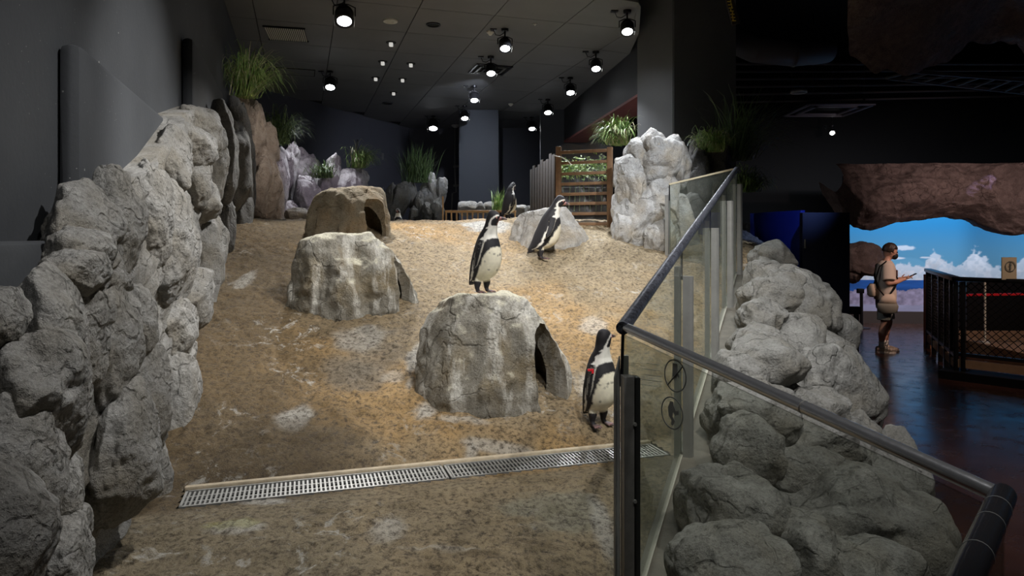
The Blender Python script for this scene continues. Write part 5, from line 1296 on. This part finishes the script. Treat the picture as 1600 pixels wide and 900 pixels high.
# yellow printed board on the column side
t = small('hanging_board', 'narrow dark board with yellow characters hanging beside the column top', 'sign', None, P(1145, 20, 8.6))
a_ = P(1133, -30, 8.6); b_ = P(1150, 38, 8.6); m = MB(); m.bar(a_, b_, 0.10, 0.02, (0, 1, 0)); m.build('board', M['wood_grey'], t)
r = random.Random(4)
m = MB()
for k in range(13):
    p = a_.lerp(b_, 0.05+k*0.073)+Vector((-0.02, -0.016, 0)); m.box(p, (0.05, 0.006, 0.012)); m.box(p+Vector((r.uniform(-.02, .02), 0, 0.015)), (0.012, 0.006, 0.024))
tag(m.build('characters', M['yellow'], t), 'yellow edge-on characters', kind='stuff')

# ---- mesh-sided pen at right
FR = thing('mesh_fence', 'black framed pen fence with diamond netting at right', 'fence', (5.52, 8.4, 0))
C0 = Vector((5.50, 8.4, 0)); C1 = Vector((7.6, 5.9, 0)); C1 = C0+(Vector((5.98, 7.9, 0))-C0).normalized()*2.6; CB = Vector((6.5, 10.6, 0)); ZT = EYE-0.49
def fence_run(a_, b_, posts, z0_, z1_, pm, wide=0.05):
    d_ = (b_-a_).normalized(); n_ = Vector((d_.y, -d_.x, 0)); L = (b_-a_).length
    m = MB(); m.box((a_+b_)/2+ZA*(z1_+0.03), (L+0.06, 0.10, 0.05), (d_, n_, ZA)); m.build('top_rail', pm, FR, bevel=0.005)
    m = MB(); m.box((a_+b_)/2+ZA*(z0_-0.02), (L, 0.05, 0.04), (d_, n_, ZA)); m.build('bottom_rail', pm, FR)
    m = MB(); m.box((a_+b_)/2+ZA*(z0_-0.13), (L, 0.04, 0.10), (d_, n_, ZA)); m.build('kick_board', M['sand'], FR)
    for f_ in posts:
        m = MB(); p = a_+d_*L*f_; m.box(Vector((p.x, p.y, (z1_)/2)), (wide, 0.06, z1_), (d_, n_, ZA)); m.build('post', pm, FR, bevel=0.004)
    m = MB(); pitch = 0.085; H = z1_-z0_; k = -H
    s_ = -H
    while s_ < L:
        for sg in (1, -1):
            u_a, u_b = (s_, s_+H); za, zb2 = (z0_, z1_) if sg > 0 else (z1_, z0_)
            ca, cb2 = max(0, u_a), min(L, u_b)
            if cb2 > ca:
                f1 = (ca-u_a)/H; f2 = (cb2-u_a)/H; m.bar(a_+d_*ca+ZA*(za+(zb2-za)*f1), a_+d_*cb2+ZA*(za+(zb2-za)*f2), 0.008, 0.008)
        s_ += pitch
    tag(m.build('netting', M['black'], FR), kind='stuff')
fence_run(C0, C1, (0.0, 0.03, 0.34, 0.67, 1.0), 0.32, ZT-0.06, M['black_metal'])
fence_run(C0, CB, (0.12, 0.30, 0.5, 0.75, 1.0), 0.30, ZT-0.06, M['black_metal'])
m = MB(); m.box(CB+Vector((0.04, 0.06, ZT/2-0.05)), (0.10, 0.08, ZT-0.1)); m.build('end_board', simple('orange_lit_timber', (0.55, 0.20, 0.08), 0.6), FR)  # orange light on the end board is put into its colour
m = MB(); m.box((C0+C1)/2+ZA*0.05, ((C1-C0).length+0.3, 0.35, 0.10), ((C1-C0).normalized(), Vector(((C1-C0).y, -(C1-C0).x, 0)).normalized(), ZA)); m.build('plinth', M['black'], FR)
m = MB(); m.box(Vector((8.6, 9.9, 0.10)), (3.6, 2.6, 0.2)); o = m.build('sand_platform', M['sand'], None, origin=(8.6, 9.9, 0)); tag(o, 'low sand coloured platform floor inside the pen', 'platform')
m = MB(); m.box(Vector((9.0, 11.32, 0.5)), (3.4, 0.2, 1.0)); o = m.build('pen_tank', M['black'], None, origin=(9, 11.2, 0)); tag(o, 'dark tank block at the back of the pen', 'tank')
m = MB(); m.bar(P(1502, 461, 9.2), P(1700, 458, 9.2), 0.03, 0.03); o = m.build('red_rope', M['red'], None, origin=P(1560, 460, 9.2)); tag(o, 'dark red barrier rope running behind the netting', 'rope')
t = thing('chain_post', 'thin white spotted post inside the pen behind the netting', 'post', P(1539, 536, 9.0))
m = MB(); m.tube([P(1539, 534, 9.0), P(1539, 440, 9.0)], 0.014, 8); m.build('pole', M['white_plastic'], t, True); m = MB(); m.disc(P(1539, 535, 9.0), 0.06, ZA, 0.02, 16); m.build('foot', M['white_plastic'], t)
t = thing('notice_card', 'cream notice card with a round symbol standing above the pen rail', 'sign', P(1578, 444, 8.0))
a_ = P(1565, 0, 8.0); b_ = P(1593, 0, 7.95); zt = P(0, 402, 8).z; zb_ = P(0, 437, 8).z
m = MB(); m.box(Vector(((a_.x+b_.x)/2, 8.0, (zt+zb_)/2)), ((b_.x-a_.x), 0.012, zt-zb_)); cd = m.build('card', M['sign'], t)
cc_ = P(1579, 416, 7.985); m = MB(); m.disc(cc_, 0.062, Vector((0, 1, 0)), 0.003, 28, 0.054); m.bar(cc_+Vector((0, 0, .04)), cc_-Vector((0, 0, .04)), 0.018, 0.003, (0, 1, 0)); m.bar(cc_+Vector((-.02, 0, .0)), cc_+Vector((.02, 0, .02)), 0.008, 0.003, (0, 1, 0)); m.build('symbol', M['mark'], cd)
spot((6.6, 5.6, 4.3), (6.8, 9.2, 0.5), 300, 55, 0.9, (1.0, 0.72, 0.55))
# stanchions
def stanchion(px, d, yt, label):
    b_ = P(px, 370, d); b_.z = 0; zt = P(0, yt, d).z; t = thing('stanchion', label, 'barrier post', b_)
    m = MB(); m.tube([b_+ZA*0.0, b_+ZA*0.012, b_+ZA*0.02], [0.16, 0.16, 0.05], 28); m.build('base', M['black_metal'], t, True)
    m = MB(); m.tube([b_+ZA*0.02, b_+ZA*zt], 0.03, 20); m.build('pole', M['black_metal'], t, True)
    m = MB(); m.box(b_+ZA*(zt-0.03)+Vector((-0.02, 0, 0)), (0.12, 0.07, 0.09)); m.build('belt_head', M['black'], t, bevel=0.006)
    return b_, zt
b_, zt = stanchion(1338, 8.25, 481, 'black barrier post at the corner of the navy panel')
m = MB(); m.bar(b_+ZA*(zt-0.03)+Vector((-0.09, 0.05, 0)), b_+ZA*(zt-0.03)+Vector((-0.45, 0.6, 0)), 0.006, 0.05); o = m.build('barrier_belt', M['black'], None, origin=b_+ZA*zt); tag(o, 'black belt running from the barrier post behind the navy panel', 'belt')
stanchion(1346, 13.0, 452, 'slim black barrier post far back before the mural')

# ================================================================ VISITOR
def loft_rings(rings, n=28, capb=True, capt=True):
    """rings: (centre, ax vector, ay vector)"""
    v = []; f = []
    for c_, ax_, ay_ in rings:
        c_ = Vector(c_)
        for k in range(n): a_ = 2*PI*k/n; v.append(tuple(c_+Vector(ax_)*math.cos(a_)+Vector(ay_)*math.sin(a_)))
    for i in range(len(rings)-1):
        for k in range(n): q_ = (k+1) % n; f.append((i*n+k, i*n+q_, (i+1)*n+q_, (i+1)*n+k))
    if capb: f.append(tuple(range(n))[::-1])
    if capt: f.append(tuple((len(rings)-1)*n+k for k in range(n)))
    return v, f
def visitor():
    base = P(1383, 548, 10.3); base.z = 0; yaw = math.radians(-14)
    t = thing('person', 'person in a beige T-shirt, shorts and black face mask looking at a phone', 'person', base)
    Rm = np.array(Matrix.Rotation(yaw, 3, 'Z')).T
    def W(v): return np.asarray(v, float).reshape(-1, 3)@Rm+np.array(base)
    def wv(p): return Vector(W(p)[0])
    hx = 0.07                              # head forward
    v = []; f = []
    def limb(path, rad, n=18):
        A_ = catmull([list(p)+[r_] for p, r_ in zip(path, rad)], 5*len(path)); m_ = MB(); m_.tube([tuple(q[:3]) for q in A_], [float(q[3]) for q in A_], n); m_.sphere(tuple(A_[0][:3]), float(A_[0][3]), 14, 8); m_.sphere(tuple(A_[-1][:3]), float(A_[-1][3]), 14, 8)
        n0 = len(v); v.extend(m_.v); f.extend([tuple(g+n0 for g in q) for q in m_.f])
    X0, Y0 = Vector((1, 0, 0)), Vector((0, 1, 0))
    v2, f2 = loft_rings([((0, 0, .76), X0*.09, Y0*.14), ((0, 0, .86), X0*.115, Y0*.155), ((0, 0, 1.0), X0*.105, Y0*.14), ((0, 0, 1.17), X0*.115, Y0*.16), ((0, 0, 1.30), X0*.09, Y0*.145), ((.01, 0, 1.36), X0*.06, Y0*.08), ((.03, 0, 1.42), X0*.05, Y0*.052), ((.055, 0, 1.48), X0*.05, Y0*.05)]); v += v2; f += f2
    for s_ in (-1, 1):
        fo = 0.05*s_
        limb([(fo*.3, .085*s_, .80), (0.01+fo*.7, .09*s_, .62), (0.02+fo, .09*s_, .46), (-0.012+fo, .09*s_, .32), (-0.02+fo, .09*s_, .17), (-0.02+fo, .09*s_, .07)], [.09, .072, .055, .054, .038, .034])
        limb([(-0.02+fo, .09*s_, .06), (.05+fo, .09*s_, .045), (.12+fo, .09*s_, .035)], [.034, .03, .022])
        limb([(-.005, .15*s_, 1.29), (-.012, .195*s_, 1.19), (-.02, .215*s_, 1.06)], [.05, .043, .038])
        limb([(-.02, .215*s_, 1.06), (.10, .17*s_, 1.075), (.20, .11*s_, 1.105), (.25, .088*s_, 1.118)], [.038, .036, .025, .022])
        w0 = Vector((.245, .088*s_, 1.117)); fd = Vector((.86, -.28*s_, .30)).normalized(); sd = Vector((0.2, -s_, 0.0)).normalized(); upv = fd.cross(sd).normalized(); upv = upv if upv.z > 0 else -upv
        m_ = MB(); m_.sphere(w0+fd*.05, (.045, .036, .016), 16, 10, (fd, sd, upv)); n0 = len(v); v += m_.v; f += [tuple(g+n0 for g in q) for q in m_.f]
        for off, L in [(-.030, .060), (-.010, .072), (.010, .067), (.030, .052)]:
            b_ = w0+fd*.075+sd*off; curl = -upv if s_ > 0 else upv*0.35
            limb([b_, b_+fd*L*.45+curl*L*.1, b_+fd*L*.78+curl*L*.35, b_+fd*L*.95+curl*L*.65], [.0082, .0078, .0072, .006], 10)
        b_ = w0+fd*.025-sd*.022+upv*.006; limb([b_, b_+fd*.025-sd*.022+upv*.015, b_+fd*.05-sd*.018+upv*.03], [.011, .009, .0078], 10)
    hv, hf = ico(5); hv2 = hv.copy(); hd = hv2*np.array([.095, .076, .118]); hd[:, 0] += np.where(hv2[:, 2] < -0.2, 0.012*(hv2[:, 0] > 0), 0); hd[:, 1] *= 1-0.22*np.clip(-hv2[:, 2], 0, 1)
    nose = np.exp(-((hv2[:, 1]/.14)**2+((hv2[:, 2]+.12)/.16)**2))*(hv2[:, 0] > 0); hd[:, 0] += 0.022*nose
    eye_s = np.exp(-(((np.abs(hv2[:, 1])-.38)/.16)**2+((hv2[:, 2]-.06)/.10)**2))*(hv2[:, 0] > 0); hd[:, 0] -= 0.007*eye_s
    pit = math.radians(14); Rp = np.array(Matrix.Rotation(pit, 3, 'Y')).T; hc = np.array([hx, 0, 1.525]); hd = hd@Rp+hc
    v = list(map(tuple, v)); f = list(f); n0 = len(v); v += list(map(tuple, hd)); f += [tuple(g+n0 for g in q) for q in hf.tolist()]
    for s_ in (-1, 1):    # ears
        m = MB(); m.sphere((hx-.005, .078*s_, 1.52), (.018, .009, .03), 12, 8); n0 = len(v); v += m.v; f += [tuple(g+n0 for g in q) for q in m.f]
    tmp = mesh_obj('tmp', v, f, M['skin']); md = tmp.modifiers.new('r', 'REMESH'); md.mode = 'VOXEL'; md.voxel_size = 0.0048; m2 = tmp.modifiers.new('s', 'SMOOTH'); m2.factor = .4; m2.iterations = 2
    nm = evaluated(tmp); bpy.data.objects.remove(tmp); bv = list(map(tuple, mesh_np(nm))); bf = [tuple(p.vertices) for p in nm.polygons]
    mesh_obj('body', W(bv), bf, M['skin'], t)
    # hair: bowl with fringe
    hv, hf = ico(5); k_ = hv*np.array([.108, .090, .118]); keepz = np.where(hv[:, 0] > 0.35, 0.30, -0.28); low = hv[:, 2] < keepz
    k_[:, 2] = np.where(low, keepz*.118-(keepz-hv[:, 2])*0.004, k_[:, 2]); k_[low, :2] *= 0.93; k_ += 0.004*fbm(hv*np.array([9, 9, 2]), 2, 4)[:, None]*hv
    k_ = k_@Rp+hc+np.array([-.006, 0, .022]); mesh_obj('hair', W(k_), hf, M['hair'], t)
    # mask
    k_ = hv*np.array([.052, .066, .052]); k_[:, 0] += 0.01*(hv[:, 0] > 0)*np.exp(-(hv[:, 1]/.4)**2); k_ = (k_+np.array([.062, 0, -.052]))@Rp+hc; mk = mesh_obj('face_mask', W(k_), hf, M['maskm'], t)
    for s_ in (-1, 1):
        m = MB(); m.tube([wv((hx+.05, .068*s_, 1.50)), wv((hx+.02, .082*s_, 1.515)), wv((hx-.015, .085*s_, 1.53))], .003, 6); m.build('ear_loop', M['maskm'], mk, True)
        m = MB(); q_ = np.array([[.086, .034*s_, .010]])@Rp+hc; m.sphere(wv(q_[0]), .010, 10, 8); m.build('eye', M['eye'], t, True)
    # T-shirt
    X_, Y_ = Vector((1, 0, 0)), Vector((0, 1, 0))
    rg = [((0.0, 0, .80), X_*.150, Y_*.185), ((0, 0, .90), X_*.150, Y_*.188), ((0, 0, 1.02), X_*.140, Y_*.182), ((0, 0, 1.15), X_*.142, Y_*.190), ((0, 0, 1.27), X_*.135, Y_*.20), ((0, 0, 1.335), X_*.115, Y_*.185), ((.01, 0, 1.372), X_*.085, Y_*.12), ((.02, 0, 1.39), X_*.068, Y_*.075)]
    v, f = loft_rings(rg); v = np.array(v); v += (0.008*fbm(v*9, 3, 2))[:, None]*np.array([1, 1, 0])
    v = v.tolist()
    for s_ in (-1, 1):
        a_ = Vector((0, .135*s_, 1.335)); b_ = Vector((-.012, .225*s_, 1.10)); ax_ = (b_-a_).normalized(); sy = ax_.cross(X_).normalized()
        rg = [(a_-ax_*0.02, X_*.05, sy*.035), (a_+ax_*0.02, X_*.078, sy*.062), (a_.lerp(b_, .35), X_*.088, sy*.068), (a_.lerp(b_, .7), X_*.09, sy*.066), (b_, X_*.092, sy*.066)]
        v2, f2 = loft_rings(rg, 20); n0 = len(v); v += [tuple(x) for x in v2]; f += [tuple(g+n0 for g in q) for q in f2]
    tmp = mesh_obj('tmp', v, f, M['shirt']); md = tmp.modifiers.new('r', 'REMESH'); md.mode = 'VOXEL'; md.voxel_size = 0.009; m2 = tmp.modifiers.new('s', 'SMOOTH'); m2.factor = .5; m2.iterations = 3; nm = evaluated(tmp); bpy.data.objects.remove(tmp)
    sh_ = mesh_obj('t_shirt', W(mesh_np(nm)), [tuple(p.vertices) for p in nm.polygons], M['shirt'], t)
    m = MB(); m.box(wv((.145, 0, 1.20)), (.02, .16, .10), tuple(Vector(r_) for r_ in Rm.tolist())); m.build('chest_print', M['shirt_print'], sh_, bevel=.008)
    # shorts
    v, f = loft_rings([((0, 0, .66), X_*.12, Y_*.16), ((0, 0, .74), X_*.13, Y_*.175), ((0, 0, .86), X_*.13, Y_*.17), ((0, 0, .93), X_*.118, Y_*.15)]); 
    for s_ in (-1, 1):
        fo = .05*s_; v2, f2 = loft_rings([((0.012+fo*.9, .098*s_, .50), X_*.105, Y_*.092), ((0.008+fo*.7, .095*s_, .60), X_*.108, Y_*.095), ((0+fo*.4, .085*s_, .78), X_*.11, Y_*.10)], 22); n0 = len(v); v += v2; f += [tuple(g+n0 for g in q) for q in f2]
    tmp = mesh_obj('tmp', v, f, M['short']); md = tmp.modifiers.new('r', 'REMESH'); md.mode = 'VOXEL'; md.voxel_size = 0.01; m2 = tmp.modifiers.new('s', 'SMOOTH'); m2.factor = .5; m2.iterations = 2; nm = evaluated(tmp); bpy.data.objects.remove(tmp)
    mesh_obj('shorts', W(mesh_np(nm)), [tuple(p.vertices) for p in nm.polygons], M['short'], t)
    for s_ in (-1, 1):
        fo = .05*s_; cx_, cy_ = -0.02+fo, .09*s_
        v, f = loft_rings([((cx_, cy_, .07), X_*.042, Y_*.042), ((cx_, cy_, .17), X_*.043, Y_*.043)], 18); mesh_obj('sock', W(v), f, M['sock'], t)
        rg = [((cx_-.085, cy_, .05), Vector((0, .02, 0)), ZA*.03), ((cx_-.07, cy_, .055), Vector((0, .038, 0)), ZA*.045), ((cx_-.01, cy_, .062), Vector((0, .044, 0)), ZA*.055), ((cx_+.06, cy_, .05), Vector((0, .047, 0)), ZA*.04), ((cx_+.13, cy_, .04), Vector((0, .047, 0)), ZA*.03), ((cx_+.175, cy_, .035), Vector((0, .03, 0)), ZA*.02), ((cx_+.185, cy_, .033), Vector((0, .01, 0)), ZA*.008)]
        v, f = loft_rings(rg, 20); so = mesh_obj('shoe', W(v), f, M['shoe'], t)
        m = MB(); pr = [(-.092, .0), (-.075, .036), (0, .045), (.09, .05), (.15, .044), (.188, .02), (.188, -.02), (.15, -.044), (.09, -.05), (0, -.045), (-.075, -.036)]; n = len(pr)
        m.add([wv((cx_+a_, cy_+b_, z_)) for z_ in (0.0, .026) for a_, b_ in pr], [tuple(range(n))[::-1], tuple(range(n, 2*n))]+[(k, (k+1) % n, n+(k+1) % n, n+k) for k in range(n)]); m.build('sole', M['sole'], so)
    # phone, bags
    m = MB(); c_ = wv((.345, -.045, 1.165)); ax_ = [wv((.82, 0, .45))-base, None, None]; fx = Vector(ax_[0]).normalized(); sy = (wv((0, 1, 0))-base).normalized(); nz_ = fx.cross(sy)
    m.box(c_, (.15, .072, .009), (fx, sy, nz_)); o = m.build('phone', M['black'], None, origin=c_, bevel=.003); tag(o, 'dark phone held out in front of the visitor', 'phone')
    tb = thing('shoulder_bag', 'cream and olive pouch bag slung at the visitor hip on a black strap', 'bag', wv((-.02, -.23, .72)))
    v, f = loft_rings([((-.03, -.235, .60), X_*.05, Y_*.03), ((-.03, -.24, .63), X_*.13, Y_*.055), ((-.03, -.24, .72), X_*.15, Y_*.065), ((-.03, -.235, .76), X_*.13, Y_*.06)], 24); mesh_obj('pouch', W(v), f, M['bag_dark'], tb)
    v, f = loft_rings([((-.03, -.235, .755), X_*.13, Y_*.055), ((-.02, -.235, .84), X_*.10, Y_*.05), ((-.0, -.225, .90), X_*.06, Y_*.03)], 24); mesh_obj('flap', W(v), f, M['bag'], tb)
    m = MB(); pth = [wv(p) for p in ((0.0, -.235, .89), (.07, -.215, .98), (.14, -.12, 1.10), (.145, 0, 1.2), (.10, .10, 1.34), (0.0, .13, 1.37), (-.10, .10, 1.32), (-.155, -.02, 1.15), (-.14, -.16, .98), (-.07, -.235, .87))]; m.tube(pth, .011, 8); m.build('strap', M['black'], tb, True)
    tb = thing('backpack', 'small cream bag hanging on the visitor back', 'bag', wv((-.20, -.05, .92)))
    v, f = loft_rings([((-.20, -.06, .84), X_*.03, Y_*.06), ((-.205, -.06, .87), X_*.055, Y_*.10), ((-.205, -.06, .98), X_*.06, Y_*.11), ((-.19, -.06, 1.04), X_*.035, Y_*.08)], 24); mesh_obj('sack', W(v), f, M['bag'], tb)
    m = MB(); m.tube([wv((-.18, -.1, 1.03)), wv((-.16, -.15, 1.15)), wv((-.12, -.16, 1.30)), wv((-.02, -.15, 1.385))], .010, 8); m.build('strap', M['black'], tb, True)
visitor()
